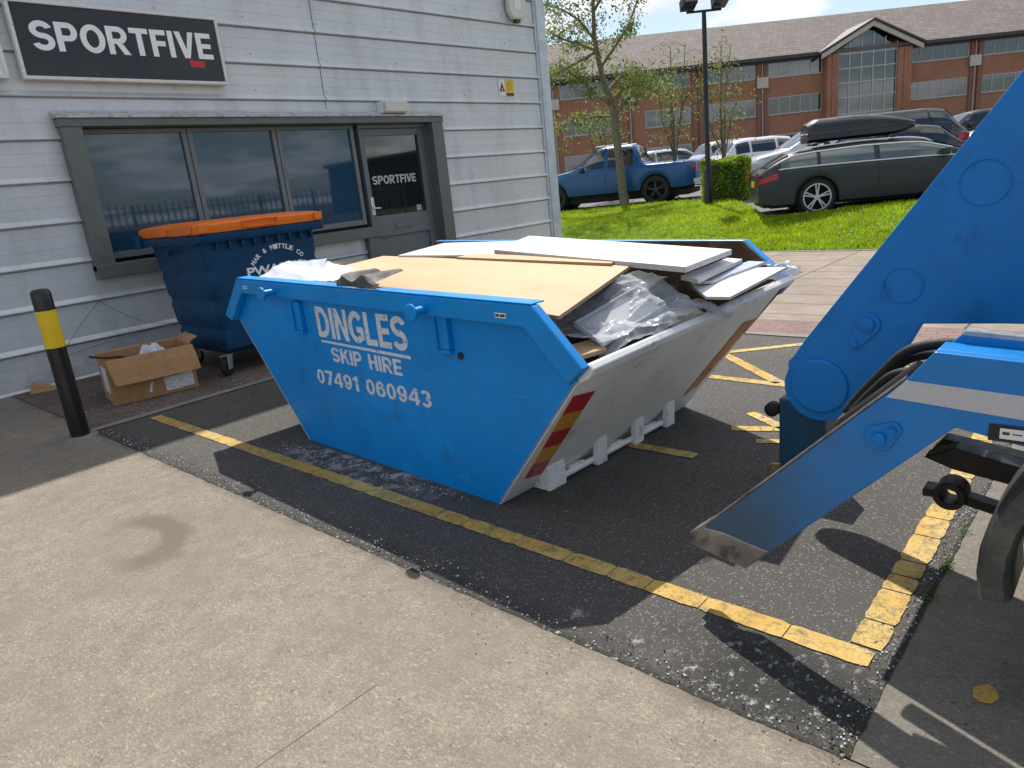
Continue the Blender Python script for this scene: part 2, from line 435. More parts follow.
def plastic_film(name, tint, see, rough=.18):
    t = NT(name)
    t.base(tint, rough, 0, .6)
    tr = t.n('BsdfTransparent'); tr.inputs[0].default_value = (.95, .96, .98, 1)
    lw = t.n('LayerWeight'); lw.inputs[0].default_value = .35
    f = t.math('MULTIPLY_ADD', t.noise(5, 4), .35, see - .2)
    f = t.math('SUBTRACT', f, t.math('MULTIPLY', lw.outputs[1], .55))
    f = t.ramp(f, 0, 1)
    mx = t.n('MixShader'); t.l(f, mx.inputs[0])
    t.l(t.b.outputs[0], mx.inputs[1]); t.l(tr.outputs[0], mx.inputs[2]); t.l(mx.outputs[0], t.out.inputs[0])
    return t.mat

def label_mat():
    t = NT('printed_label')
    w = t.ramp(t.noise(40, 3, stretch=(.35, .35, 3)), .52, .56)
    c = t.mix(w, (.76, .77, .79), (.52, .54, .58))
    return t.base(c, .5)

def arm_mat():
    t = NT('lorry_arm_blue_worn_to_the_tip')
    c = t.mix(t.ramp(t.noise(1.8, 5), .3, .7), (.001, .165, .49), (.002, .205, .58))
    X, Y, Z = t.xyz()
    g = t.math('ADD', t.ramp(Y, .50, 1.10), t.math('MULTIPLY_ADD', t.noise(6, 7, .7), .9, -.45))
    c = t.mix(t.ramp(g, .05, .8, 0, .9), c, (.055, .085, .105))
    sc = t.math('MULTIPLY', t.ramp(t.noise(22, 8, .8, stretch=(1, .4, 1)), .60, .70), t.ramp(Y, .55, .9))
    c = t.mix(t.math('MULTIPLY', sc, .5), c, (.20, .19, .18))
    t.b.inputs['Coat Weight'].default_value = .08
    return t.base(c, t.ramp(g, 0, 1, .33, .6), 0, .5)
MAT = dict(
    asphalt=asphalt_mat('bay_asphalt', (.108, .100, .091)),
    road=asphalt_mat('car_park_asphalt', (.20, .195, .19), stains=False),
    concrete=concrete_mat('yard_concrete', (.300, .258, .205), True),
    concrete2=concrete_mat('shadowed_side_concrete', (.235, .21, .175)),  # darker copy of the concrete, the lorry's shade put into its tone
    kerb=concrete_mat('edging_concrete', (.30, .275, .25)),
    block=paver_mat('brown_block_paving', (.19, .145, .115), (.15, .115, .095), (.07, .06, .05), .21, .105, stain=.7),
    redblock=paver_mat('red_block_band', (.29, .19, .165), (.24, .165, .145), (.14, .11, .1), .21, .105, rotz=R(90), stain=.4),
    slabs=paver_mat('buff_paving_slabs', (.36, .295, .24), (.29, .24, .20), (.07, .06, .05), 1.2, .56, 0, R(90), .014, stain=.65),
    yellow=yellow_paint(), lawn=lawn_mat(), clad=cladding_mat(),
    trim=M_('pale_grey_trim', (.55, .60, .65), .4, .1, .1, 4, dirt=((.3, .31, .32), 3, .5, .8)),
    surround=M_('grey_green_surround', (.13, .145, .135), .45, 0, .12, 5, dirt=((.24, .24, .22), 9, .6, .75)),
    surround_top=M_('weathered_top_flashing', (.50, .51, .49), .5, 0, .12, 5, dirt=((.22, .19, .16), 11, .5, .68)),
    alu=M_('grey_aluminium_frame', (.17, .185, .195), .4, .2, .1, 8),
    doorgrey=M_('grey_door_panel', (.15, .165, .18), .42, .1, .1, 6),
    glass=glass_dark('blinded_window_glass', (.011, .046, .090), True, (.026, .092, .165)),
    glassdoor=glass_dark('dark_door_glass', (.006, .010, .013)),
    carglass=glass_dark('car_glass', (.012, .018, .018)),
    carglass_lite=glass_dark('car_glass_pale', (.095, .125, .12)),
    offglass=glass_dark('office_glass', (.018, .024, .027), False),
    white=M_('white_plastic', (.78, .78, .76), .4, 0, .06, 6, dirt=((.45, .43, .38), 6, .62, .8)),
    letters=M_('white_lettering', (.90, .90, .90), .5, 0, .05, 12),
    skipletters=M_('worn_white_vinyl', (.68, .71, .74), .5, 0, .12, 18, dirt=((.04, .26, .60), 30, .55, .64)),
    signblack=M_('black_sign_face', (.022, .023, .026), .22, 0, .2, 2),
    signframe=M_('white_sign_frame', (.74, .73, .70), .45, 0, .08, 10, dirt=((.30, .22, .16), 14, .60, .72)),
    mudgrey=M_('scuffed_black_plastic', (.045, .047, .047), .4, 0, .25, 8, dirt=((.12, .115, .10), 7, .5, .7)), wire=M_('grey_wire', (.16, .16, .165), .6),
    moss=M_('mossy_dirt', (.028, .027, .022), .95, 0, .6, 60, dirt=((.35, .34, .31), 45, .56, .62)),
    red=M_('red_vinyl', (.55, .03, .04), .4),
    black=M_('black_paint', (.012, .012, .013), .32, 0, .3, 10, dirt=((.06, .06, .055), 14, .58, .8)),
    rubber=M_('black_rubber', (.010, .010, .011), .7, 0, .25, 14, dirt=((.07, .065, .06), 9, .55, .8)),
    darkmetal=M_('oily_dark_steel', (.022, .019, .017), .5, .4, .3, 12, dirt=((.07, .05, .04), 10, .55, .75)),
    yellowband=M_('yellow_reflective_band', (.80, .53, .01), .35, 0, .06, 5),
    skipblue=M_('skip_blue_paint', (.001, .250, .70), .42, 0, .13, 1.6, dirt=((.02, .13, .33), 4, .56, .78), spec=.28, bump=(2.6, .35), scratch=((.10, .30, .55), .66, .5)),
    rim=M_('skip_rim_blue', (.002, .255, .68), .42, 0, .12, 3, dirt=((.10, .18, .28), 9, .62, .74), spec=.3, scratch=((.14, .16, .20), .64, .6)),
    skipgrey=M_('skip_grey_paint', (.80, .79, .75), .5, 0, .08, 2.5, dirt=((.36, .31, .26), 6, .58, .78), bump=(2.6, .3), scratch=((.45, .41, .36), .67, .35)),
    skiplip=M_('skip_end_lip', (.84, .84, .82), .45, 0, .1, 5, dirt=((.35, .33, .30), 12, .56, .7)),
    rust=M_('rusty_inner_steel', (.12, .065, .035), .8, .1, .4, 6, dirt=((.22, .15, .10), 9, .5, .7), bump=(40, .4)),
    chevred=M_('red_marker_board', (.45, .012, .015), .35, 0, .12, 8, dirt=((.25, .10, .08), 12, .6, .75)),
    chevyel=M_('amber_marker_board', (.62, .30, .02), .35, 0, .12, 8, dirt=((.35, .22, .10), 12, .6, .75)),
    chevrust=M_('faded_orange_marker', (.50, .22, .07), .5, 0, .2, 6, dirt=((.22, .07, .035), 8, .50, .62)),
    chip=chipboard_mat(),
    chipedge=M_('raw_board_edge', (.34, .23, .14), .8, 0, .3, 40),
    whiteboard=M_('white_laminate', (.78, .80, .82), .35, 0, .04, 3, dirt=((.55, .55, .54), 4, .62, .8)),
    boardedge=M_('swollen_board_edge', (.50, .48, .45), .8, 0, .2, 20),
    film=plastic_film('clear_plastic_film', (.62, .64, .66), .74, .12),
    film2=plastic_film('milky_plastic_film', (.80, .85, .92), .40, .25),
    film3=plastic_film('thin_tray_plastic', (.55, .57, .60), .62, .3),
    greyfilm=M_('grey_torn_sheet', (.07, .065, .06), .7, 0, .4, 8, dirt=((.26, .25, .23), 7, .52, .68)),
    truckblue=M_('lorry_blue_paint', (.001, .190, .56), .36, 0, .13, 1.4, dirt=((.006, .09, .26), 5, .56, .76), spec=.35, bump=(3, .2), scratch=((.05, .12, .20), .65, .55)),
    truckgrime=M_('lorry_blue_grimy', (.012, .105, .24), .45, 0, .2, 3, dirt=((.05, .07, .08), 6, .52, .72)),
    armblue=arm_mat(),
    legblue=M_('leg_dark_blue', (.006, .06, .115), .45, 0, .2, 4, dirt=((.03, .03, .03), 7, .55, .75)),
    steel=M_('scraped_steel', (.30, .28, .26), .38, .7, .3, 14, dirt=((.10, .08, .07), 9, .5, .66)),
    reflect=M_('silver_reflective_tape', (.50, .51, .52), .5, 0, .06, 60),
    chrome=M_('chrome', (.72, .73, .74), .3, .1, .03),
    galv=M_('galvanised', (.42, .43, .44), .4, .7, .2, 20),
    binblue=M_('bin_navy_plastic', (.003, .052, .130), .5, 0, .15, 3, dirt=((.02, .05, .09), 5, .56, .8), spec=.25),
    binside=M_('bin_navy_side', (.005, .040, .090), .45, 0, .15, 3, dirt=((.05, .06, .075), 4, .54, .8)),
    orange=M_('orange_lid_plastic', (.88, .19, .006), .42, 0, .1, 3, dirt=((.45, .10, .02), 6, .6, .8)),
    card=M_('brown_cardboard', (.43, .235, .105), .85, 0, .12, 5, dirt=((.22, .12, .06), 7, .58, .75)),
    cardin=M_('inner_cardboard', (.27, .16, .085), .9, 0, .15, 6),
    labelm=label_mat(),
    alarm=M_('cream_alarm_box', (.66, .63, .55), .4, 0, .08, 10, dirt=((.35, .33, .28), 9, .58, .75)),
    signyellow=M_('yellow_sign', (.75, .46, .01), .4),
    bark=M_('grey_green_bark', (.17, .145, .10), .9, 0, .35, 14, dirt=((.10, .12, .06), 5, .48, .7), bump=(30, .8)),
    leaf1=leaf_mat('leaf_green', (.17, .22, .05)), leaf2=leaf_mat('leaf_yellow_green', (.30, .31, .10)), leaf3=leaf_mat('leaf_dark_green', (.06, .11, .03)),
    hedge1=leaf_mat('hedge_lime', (.30, .40, .02)), hedge2=leaf_mat('hedge_green', (.16, .27, .02)),
    blade1=leaf_mat('grass_green', (.30, .43, .012), .5), blade2=leaf_mat('grass_lime', (.44, .53, .02), .5), daisy=M_('white_clover', (.75, .75, .68), .6),
    brick=brick_mat(), tiles=rooftile_mat(),
    pier=M_('dark_brick_pier', (.25, .12, .08), .85, 0, .2, 8),
    fascia=M_('cream_fascia', (.55, .50, .42), .6, 0, .1, 3), gutter=M_('dark_gutter', (.05, .042, .04), .5),
    winframe=M_('pale_window_frame', (.46, .47, .46), .5, 0, .06, 3), pipe=M_('pale_downpipe', (.42, .36, .32), .5),
    underbody=M_('dark_underbody', (.01, .01, .01), .8), tyre=M_('tyre_rubber', (.018, .018, .02), .75, 0, .2, 20),
    alloy=M_('alloy_rim', (.55, .56, .58), .3, .8, .06, 20), darkrim=M_('dark_rim', (.04, .042, .045), .4, .5),
    lamp_red=M_('tail_lamp_red', (.42, .012, .018), .15, 0, .1), lamp_clear=M_('head_lamp', (.65, .68, .70), .08, 0, .1),
    c_grey=M_('graphite_car_paint', (.036, .042, .050), .42, 0, .05, 2, spec=.35, coat=.08), c_blue=M_('blue_pickup_paint', (.003, .075, .24), .35, .1, .06, 2, coat=.25),
    c_silver=M_('silver_car_paint', (.50, .53, .56), .28, .45, .05, 2, coat=.6), c_white=M_('white_car_paint', (.72, .74, .75), .3, 0, .03, 2, coat=.6),
    c_dark=M_('dark_car_paint', (.022, .024, .027), .28, .3, .05, 2, coat=.6), c_cream=M_('pale_gold_car_paint', (.62, .54, .42), .3, .2, .05, 2, coat=.5),
    roofbox=M_('roof_box_plastic', (.020, .021, .023), .35, 0, .15, 3, coat=.2),
    lampblack=M_('lamp_post_black', (.012, .013, .014), .4, .2), soil=M_('bare_soil', (.06, .05, .035), .95, 0, .3, 3),
    wcladdark=M_('dark_warehouse_cladding', (.035, .042, .048), .6), fence=M_('galvanised_fence', (.09, .10, .11), .5, .5),
)

# ------------------------------------------------------------------ terrain, paving
GZ = [(-60, 0), (12.34, 0), (14.4, .40), (19.5, .60), (30, .80), (90, 1.5), (400, 3.2)]
def gz(x):
    for (a, za), (b, zb) in zip(GZ, GZ[1:]):
        if x <= b: return za + (zb - za) * (x - a) / (b - a)
    return GZ[-1][1]

m = MB()
for (a, za), (b, zb) in zip(GZ, GZ[1:]):
    m.quad((a, -250, za - .012), (b, -250, zb - .012), (b, 250, zb - .012), (a, 250, zb * 0 + za - .012)) if False else \
        m.add([(a, -250, za - .012), (b, -250, zb - .012), (b, 250, zb - .012), (a, 250, za - .012)], [(0, 1, 2, 3)])
setting(m.build('ground', MAT['soil']))

def sheet(name, poly, mat, z=0.):
    m_ = MB(); m_.add([(x, y, z) for x, y in poly], [tuple(range(len(poly)))])
    return setting(m_.build(name, mat))
def strip(name, x0, x1, y0, y1, mat, z=0.):
    return sheet(name, [(x0, y0), (x1, y0), (x1, y1), (x0, y1)], mat, z)

strip('parking_bay', 1.69, 6.33, .50, 6.36, MAT['asphalt'], 0)
strip('yard', -40, 1.685, -60, 8.85, MAT['concrete'], .002)
strip('side_yard', 1.692, 6.33, -60, .495, MAT['concrete2'], .001)
strip('block_pavement', 1.69, 6.33, 6.47, 8.85, MAT['block'], .004)
strip('pavement_edging', 1.69, 6.33, 6.364, 6.466, MAT['kerb'], .006)
strip('bay_kerb', 6.335, 6.42, -60, 8.85, MAT['kerb'], .008)
strip('red_block_band', 6.425, 6.98, -60, 8.85, MAT['redblock'], .006)
strip('slab_pavement', 6.985, 12.22, -60, 8.85, MAT['slabs'], .006)
strip('lawn_kerb', 12.225, 12.34, -60, 40, MAT['kerb'], .012)
strip('rear_pavement', 11.2, 12.22, 8.855, 40, MAT['slabs'], .006)
def ribbon(m_, a, b, n, wfn, z):
    a, b = Vector((*a, z)), Vector((*b, z)); d = (b - a).normalized(); nn_ = Vector((-d.y, d.x, 0)); L_, R_ = [], []
    w1 = w2 = .008
    for i in range(n + 1):
        w1 = .6 * w1 + .4 * wfn(); w2 = .6 * w2 + .4 * wfn(); p = a.lerp(b, i / n); L_.append(p + nn_ * w1); R_.append(p - nn_ * w2)
    m_.add(L_ + R_, [(i, i + 1, n + 2 + i, n + 1 + i) for i in range(n)])
# saw cut and dirt joint in the yard concrete
m = MB()
ribbon(m, (-.2, 1.87), (1.12, 1.842), 60, lambda: random.uniform(.0002, .0022), .0032)
setting(m.build('concrete_joint', MAT['gutter']))
# dark mossy joints round the bay
m = MB()
ribbon(m, (1.687, .5), (1.687, 6.36), 260, lambda: random.uniform(.002, .02) * random.random() + .003, .004)
ribbon(m, (1.69, .497), (6.3, .497), 260, lambda: random.uniform(.003, .016) * random.random() + .002, .005)
setting(m.build('mossy_joint', MAT['moss']))

# yellow bay lines: thermoplastic, cracked across into pieces with ragged edges
def line_pieces(m, a, b, w, piece=(.12, .34), gap=.004, ends=0.):
    a = Vector((*a, 0)); b = Vector((*b, 0)); d = (b - a); L = d.length; d.normalize(); n = Vector((-d.y, d.x, 0))
    t = 0
    while t < L - .03:
        l = min(random.uniform(*piece), L - t)
        e = t + l - gap
        k = max(2, int(l / .03)); top = []; bot = []
        for i in range(k + 1):
            s = t + (e - t) * i / k
            r = .0025 if 0 < i < k else -.010
            top.append(a + d * s + n * (w / 2 + random.uniform(min(-.0025, r), max(-.0025, r))))
            bot.append(a + d * s - n * (w / 2 + random.uniform(min(-.0025, r), max(-.0025, r))))
        poly = bot + top[::-1]
        m.add([(p.x, p.y, .0045) for p in poly], [tuple(range(len(poly)))])
        t += l
m = MB(); line_pieces(m, (2.14, .56), (2.14, 6.26), .095); setting(m.build('bay_line', MAT['yellow']))
m = MB(); line_pieces(m, (2.20, .595), (6.2, .655), .105, (.10, .24), .007); setting(m.build('bay_line', MAT['yellow']))
m = MB()
line_pieces(m, (4.90, 1.86), (4.93, 3.6), .09, (.5, .9)); line_pieces(m, (5.60, 2.76), (4.93, 1.98), .09, (.5, .9))
line_pieces(m, (5.62, 2.76), (6.24, 2.10), .085, (.5, .9)); line_pieces(m, (6.2, 2.1), (5.6, 1.3), .09, (.5, .9))
line_pieces(m, (3.42, 1.86), (3.38, 3.2), .085, (.15, .3)); line_pieces(m, (4.24, 1.90), (4.02, 1.55), .075, (.14, .3))
line_pieces(m, (3.92, 1.88), (4.08, 1.50), .08, (.14, .3)); line_pieces(m, (3.78, 1.66), (4.0, 1.2), .06, (.14, .3))
setting(m.build('hatched_marking', MAT['yellow']))
m = MB()
m.add([(2.16 + .05 * math.cos(a) * random.uniform(.8, 1.1), .25 + .035 * math.sin(a) * random.uniform(.8, 1.1), .004) for a in np.linspace(0, 6.0, 14)], [tuple(range(14))])
setting(m.build('yellow_paint_spot', MAT['yellow']))

# lawn bank and car park
BORDER = [(26, -9), (20.0, -4.2), (16.9, 1.2), (14.54, 5.08), (14.36, 5.7), (14.45, 6.15), (15.7, 6.9), (17.3, 7.9), (18.75, 9.0), (18.95, 11.4), (17.85, 14.6), (16.4, 20), (15, 40)]
m = MB()
xs_in = [12.342, 12.8, 13.3]
def lawn_z(x, y): return gz(x) + .02 + .05 * min(1, max(0, (x - 12.8) / 1.2)) + .05 * math.exp(-((x - 14) / 1.2) ** 2) * math.sin(y * .7)
rows = []
for (x, y), (x2, y2) in zip(BORDER, BORDER[1:]):
    for k in range(6):
        t = k / 6; rows.append((x + (x2 - x) * t, y + (y2 - y) * t))
rows.append(BORDER[-1])
NV = 14
def lawn_fn(u, v):
    i = min(int(round(u * (len(rows) - 1))), len(rows) - 1); bx, by = rows[i]
    x = 12.342 + (bx - 12.342) * v
    return (x, by, lawn_z(x, by) if 0 < v < 1 else gz(x) + (.005 if v < .5 else .075))
m.grid(lawn_fn, len(rows) - 1, NV)
setting(m.build('lawn', MAT['lawn'], smooth=60))
m = MB()
def cp_fn(u, v):
    i = min(int(round(u * (len(rows) - 1))), len(rows) - 1); bx, by = rows[i]
    xs = [bx + .12, bx + 2, bx + 5, 30.0 if bx < 24 else bx + 8, 90]
    x = xs[int(round(v * 4))]
    return (x, by * (1 + .6 * v), gz(x) + .004)
m.grid(cp_fn, len(rows) - 1, 4)
setting(m.build('car_park', MAT['road'], smooth=60))
m = MB()
for (x, y), (x2, y2) in zip(rows, rows[1:]):
    m.hexa([(x, y, gz(x) - .05), (x + .12, y, gz(x) - .05), (x2 + .12, y2, gz(x2) - .05), (x2, y2, gz(x2) - .05)],
           [(x, y, gz(x) + .03), (x + .12, y, gz(x) + .03), (x2 + .12, y2, gz(x2) + .03), (x2, y2, gz(x2) + .03)])
setting(m.build('car_park_kerb', MAT['kerb']))
# grass blades
def blades(name, n, mats, size, fn, pick):
    m_ = MB()
    for _ in range(n):
        x, y, z = fn(); a = random.uniform(0, 6.283); h = size * random.uniform(.5, 1.4); w = size * .16
        lx, ly = random.gauss(0, .35) * h, random.gauss(0, .35) * h
        m_.mi = pick()
        m_.add([(x - w * math.cos(a), y - w * math.sin(a), z), (x + w * math.cos(a), y + w * math.sin(a), z), (x + lx, y + ly, z + h)], [(0, 1, 2)])
    o = m_.build(name, mats, fix=False); o['kind'] = 'stuff'; o['label'] = 'short green lawn grass on the bank beyond the pavement'; return o
def lawn_pt():
    while True:
        y = random.uniform(-1, 18)
        i = min(range(len(rows)), key=lambda k: abs(rows[k][1] - y)); bx = rows[i][0]
        x = random.uniform(12.36, bx - .02) if bx > 12.5 else 13
        if random.random() < 1.25 - (x - 12.3) / 9: return x, y, lawn_z(x, y) - .005
blades('grass', 70000, [MAT['blade1'], MAT['blade2']], .06, lawn_pt, lambda: 0 if random.random() < .55 else 1)
m = MB()
for _ in range(200):
    x, y, z = lawn_pt()
    r = random.uniform(.007, .014)
    m.box(x - r, x + r, y - r, y + r, z + .035, z + .055)
o = m.build('clover_flowers', MAT['daisy']); o['kind'] = 'stuff'; o['label'] = 'tiny white clover flowers scattered in the lawn'
# loose grit swept into the joints and round the skip
m = MB()
def grit(x, y, r):
    z = .004; a = random.uniform(0, 6.28); c_, s_g = math.cos(a) * r, math.sin(a) * r
    m.mi = random.randint(0, 2)
    m.add([(x + c_, y + s_g, z), (x - s_g * .8, y + c_ * .7, z), (x - c_ * .9, y - s_g, z), (x + s_g * .7, y - c_ * .9, z), (x + r * .2, y, z + r * .9)], [(0, 1, 4), (1, 2, 4), (2, 3, 4), (3, 0, 4)])
for _ in range(900): grit(1.70 + abs(random.gauss(0, .05)), random.uniform(.5, 6.3), random.uniform(.0015, .006))
for _ in range(300): grit(1.685 - abs(random.gauss(0, .12)), random.uniform(.3, 6.3), random.uniform(.0015, .004))
for _ in range(350): grit(random.uniform(1.7, 3.6), .5 + abs(random.gauss(0, .05)), random.uniform(.0015, .006))
for _ in range(500): grit(2.36 - abs(random.gauss(0, .06)), random.uniform(2.6, 4.5), random.uniform(.0015, .006))
for _ in range(900): grit(random.uniform(1.72, 4.5), random.uniform(.55, 6.2), random.uniform(.001, .0035))
for _ in range(250): grit(random.uniform(1.7, 3.2), random.uniform(6.4, 8.7), random.uniform(.002, .007))
o = m.build('grit', [MAT['kerb'], MAT['whiteboard'], MAT['soil']], fix=False); o['kind'] = 'stuff'; o['label'] = 'loose grit and pale chippings scattered over the bay and along its joints'
# weeds in the joint beside the right-hand line
m = MB()
for cx, cy, n in ((2.86, .49, 60), (2.62, .50, 45), (3.2, .5, 25), (1.74, .52, 10), (2.4, .5, 14)):
    for _ in range(n):
        x, y = cx + random.gauss(0, .04), cy + random.gauss(0, .012); a = random.uniform(0, 6.28); h = random.uniform(.008, .03)
        m.mi = random.randint(0, 1)
        m.add([(x - .004, y, .003), (x + .004, y + .003, .003), (x + h * .8 * math.cos(a), y + h * .8 * math.sin(a), .004 + h)], [(0, 1, 2)])
o = m.build('joint_weeds', [MAT['hedge2'], MAT['leaf3']], fix=False); o['kind'] = 'stuff'; o['label'] = 'small green weeds growing in the joint beside the yellow line'

# ------------------------------------------------------------------ industrial unit
WY = 8.85; TOPZ = 7.28; PITCH = .429; Z0 = -.031
unit = thing('industrial_unit', 'silver grey ribbed metal industrial unit with a dark window strip and door', 'building', (0, WY, 0))
def clad_profile(z0, z1):
    """(y, z) going up: kicked-out lip at the foot of each plank, two fine grooves"""
    pts = []
    k = math.floor((z0 - Z0) / PITCH) - 1
    while Z0 + k * PITCH < z1:
        b = Z0 + k * PITCH
        pts += [(0, b - .020), (.034, b - .016), (.034, b - .003), (-.034, b + .001), (-.038, b + .010), (-.030, b + .022), (0, b + .058)]
        for g in (.165, .29):
            pts += [(0, b + g), (.0035, b + g + .002), (.0035, b + g + .006), (0, b + g + .008)]
        k += 1
    out = []
    for (ya, za), (yb, zb) in zip(pts, pts[1:]):
        if zb <= z0 or za >= z1: continue
        if za < z0:
            t = (z0 - za) / (zb - za + 1e-9); ya, za = ya + (yb - ya) * t, z0
        if zb > z1:
            t = (z1 - za) / (zb - za + 1e-9); yb, zb = ya + (yb - ya) * t, z1
        if not out: out.append((ya, za))
        out.append((yb, zb))
    return out
m = MB()
for x0, x1, z0, z1 in ((-9, 2.80, 0, TOPZ), (2.80, 8.24, 2.74, TOPZ), (2.80, 6.50, 0, 1.15), (8.24, 10.93, 0, TOPZ)):
    p = clad_profile(z0, z1)
    for (ya, za), (yb, zb) in zip(p, p[1:]):
        m.quad((x0, ya, za), (x1, ya, za), (x1, yb, zb), (x0, yb, zb))
m.build('cladding', MAT['clad'], unit)
# panel joints (a thin dark seam following the ribs) and fixings
for jx in (6.19, .1):
    m = MB(); p = clad_profile(2.86 if jx > 2 else 0, TOPZ)
    for (ya, za), (yb, zb) in zip(p, p[1:]):
        m.quad((jx, ya - .003, za), (jx + .010, ya - .003, za), (jx + .010, yb - .003, zb), (jx, yb - .003, zb))
    m.build('panel_seam', MAT['gutter'], unit)
m = MB(); m.lathe([(.011, 0), (.009, -.008), (0, -.010)], (0, 0, 0), 'y', 8)
screw = m.build('fixing_screw', MAT['galv'], unit); nscrew = 0
for k in range(0, 12):
    for x in (1.5, 4.1, 5.2, 6.24, 7.55, 8.95, 10.05):
        z = Z0 + k * PITCH + .115
        if z < .1 or (2.78 < x < 8.27 and z < 2.8): continue
        o = screw if nscrew == 0 else screw.copy()
        if nscrew: COL.objects.link(o); o.parent = unit
        o.location = (x + random.uniform(-.03, .03), 0, z); nscrew += 1
# corner trim with an inner return, plus gable wall round the corner and the roof
m = MB(); m.box(10.93, 11.17, -.055, .18, 0, TOPZ + .05); m.box(10.88, 10.932, -.03, -.004, 0, TOPZ)
m.build('corner_trim', MAT['trim'], unit, bevel=.012)
m = MB(); m.box(10.95, 11.13, .18, 26, 0, TOPZ); m.box(-9, -8.9, 0, 26, 0, TOPZ); m.box(-9, 11.13, 26, 26.1, 0, TOPZ)
m.build('side_wall', MAT['clad'], unit)
m = MB(); m.box(-9.1, 11.2, -.07, 26.15, TOPZ + .052, TOPZ + .12); m.build('roof', MAT['trim'], unit)
# deep grey-green surround
m = MB()
m.box(2.775, 2.985, -.115, .13, 1.135, 2.66)                    # left post
m.box(8.03, 8.262, -.115, .13, .0, 2.66)                        # right post
m.box(2.76, 8.275, -.125, .13, 2.66, 2.742)                     # head
m.box(2.775, 6.72, -.12, .13, 1.05, 1.20)                       # sill
m.box(6.50, 6.72, -.10, .13, 0, 1.048)                          # door post below the sill
m.build('window_surround', MAT['surround'], unit, bevel=.006)
m = MB(); m.prism([(-.145, 2.745), (.02, 2.745), (.02, 2.835), (-.10, 2.79), (-.145, 2.768)], 'x', 2.74, 8.29)
m.build('head_flashing', MAT['surround_top'], unit, bevel=.003)
# dark reveal behind
m = MB(); m.box(2.8, 8.25, .25, .27, 0, 2.75); m.build('back_panel', MAT['gutter'], unit)
def window(x0, x1, z0, z1):
    w = MB()
    f = .06
    w.box(x0, x0 + f, .09, .17, z0, z1); w.box(x1 - f, x1, .09, .17, z0, z1)
    w.box(x0 + f, x1 - f, .092, .168, z0, z0 + .075); w.box(x0 + f, x1 - f, .092, .168, z1 - .05, z1)
    wo = w.build('window', MAT['alu'], unit, bevel=.004)
    g = MB(); g.box(x0 + f - .005, x1 - f + .005, .125, .135, z0 + .07, z1 - .045)
    g.build('pane', MAT['glass'], wo)
window(2.986, 4.195, 1.24, 2.655)
window(4.205, 5.40, 1.24, 2.655)
window(5.41, 6.66, 1.24, 2.655)
# door
d = MB()
dx0, dx1 = 6.75, 8.0
d.box(dx0, dx0 + .075, .085, .155, .03, 2.6); d.box(dx1 - .12, dx1, .085, .155, .03, 2.6)
d.box(dx0 + .075, dx1 - .12, .087, .153, 2.50, 2.6); d.box(dx0 + .075, dx1 - .12, .087, .153, 1.02, 1.335)
d.box(dx0 + .075, dx1 - .12, .087, .153, .03, .16); d.box(dx0 + .075, dx1 - .12, .12, .14, .16, 1.02)
door = d.build('door', MAT['doorgrey'], unit, bevel=.006)
m = MB(); m.box(6.725, 6.748, .06, .2, .0, 2.655); m.box(8.002, 8.028, .06, .2, 0, 2.655); m.box(6.75, 8.0, .06, .2, 2.605, 2.655)
m.build('door_frame', MAT['alu'], unit)
m = MB(); m.box(dx0 + .07, dx1 - .115, .115, .125, 1.33, 2.505); m.build('pane', MAT['glassdoor'], door)
m = MB(); put_text(m, 'SPORTFIVE', .86, .125, frame_m((6.89, .113, 1.80), (1, 0, 0), (0, 0, 1)), block=True)
m.build('lettering', MAT['reflect'], door, fix=False)
m = MB(); m.box(7.17, 7.5, .078, .088, 1.11, 1.225); m.box(7.195, 7.475, .07, .08, 1.135, 1.20); m.build('letterbox', MAT['doorgrey'], door, bevel=.004)
m = MB(); m.box(7.685, 7.78, .108, .116, 1.35, 1.44); m.build('notice', MAT['galv'], door)
m = MB(); m.box(6.765, 6.82, .06, .086, 1.36, 1.62); m.box(6.775, 6.81, .03, .062, 1.44, 1.48); m.tube([(6.79, .035, 1.46), (6.79, .02, 1.46), (6.90, .02, 1.455)], .011, 8)
m.build('handle', MAT['chrome'], door, bevel=.003)

# signs and boxes on the wall
s = thing('shop_sign', 'black SPORTFIVE sign with white frame above the dark window strip', 'sign', (2.56, WY, 3.12))
W_, H_ = 2.20, .755
m = MB(); f = .035
m.box(0, W_, -.12, -.035, 0, f); m.box(0, W_, -.12, -.035, H_ - f, H_); m.box(0, f, -.119, -.036, f, H_ - f); m.box(W_ - f, W_, -.119, -.036, f, H_ - f)
m.build('frame', MAT['signframe'], s, bevel=.006)
m = MB(); m.box(f, W_ - f, -.10, -.04, f, H_ - f); m.build('panel', MAT['signblack'], s)
m = MB(); put_text(m, 'SPORTFIVE', W_ * .87, H_ * .375, frame_m((W_ * .075, -.101, H_ * .375), (1, 0, 0), (0, 0, 1)), block=True)
m.build('lettering', MAT['letters'], s, fix=False)
m = MB(); m.box(W_ * .805, W_ * .885, -.104, -.1005, H_ * .245, H_ * .345); m.build('underline', MAT['red'], s)
s = thing('shop_sign', 'white framed sign at the edge of the view left of the SPORTFIVE sign', 'sign', (.25, WY, 3.12))
m = MB(); W2 = 2.19
m.box(0, W2, -.12, -.035, 0, f); m.box(0, W2, -.12, -.035, H_ - f, H_); m.box(0, f, -.119, -.036, f, H_ - f); m.box(W2 - f, W2, -.119, -.036, f, H_ - f)
m.build('frame', MAT['signframe'], s, bevel=.006)
m = MB(); m.box(f, W2 - f, -.10, -.04, f, H_ - f); m.build('panel', MAT['white'], s)

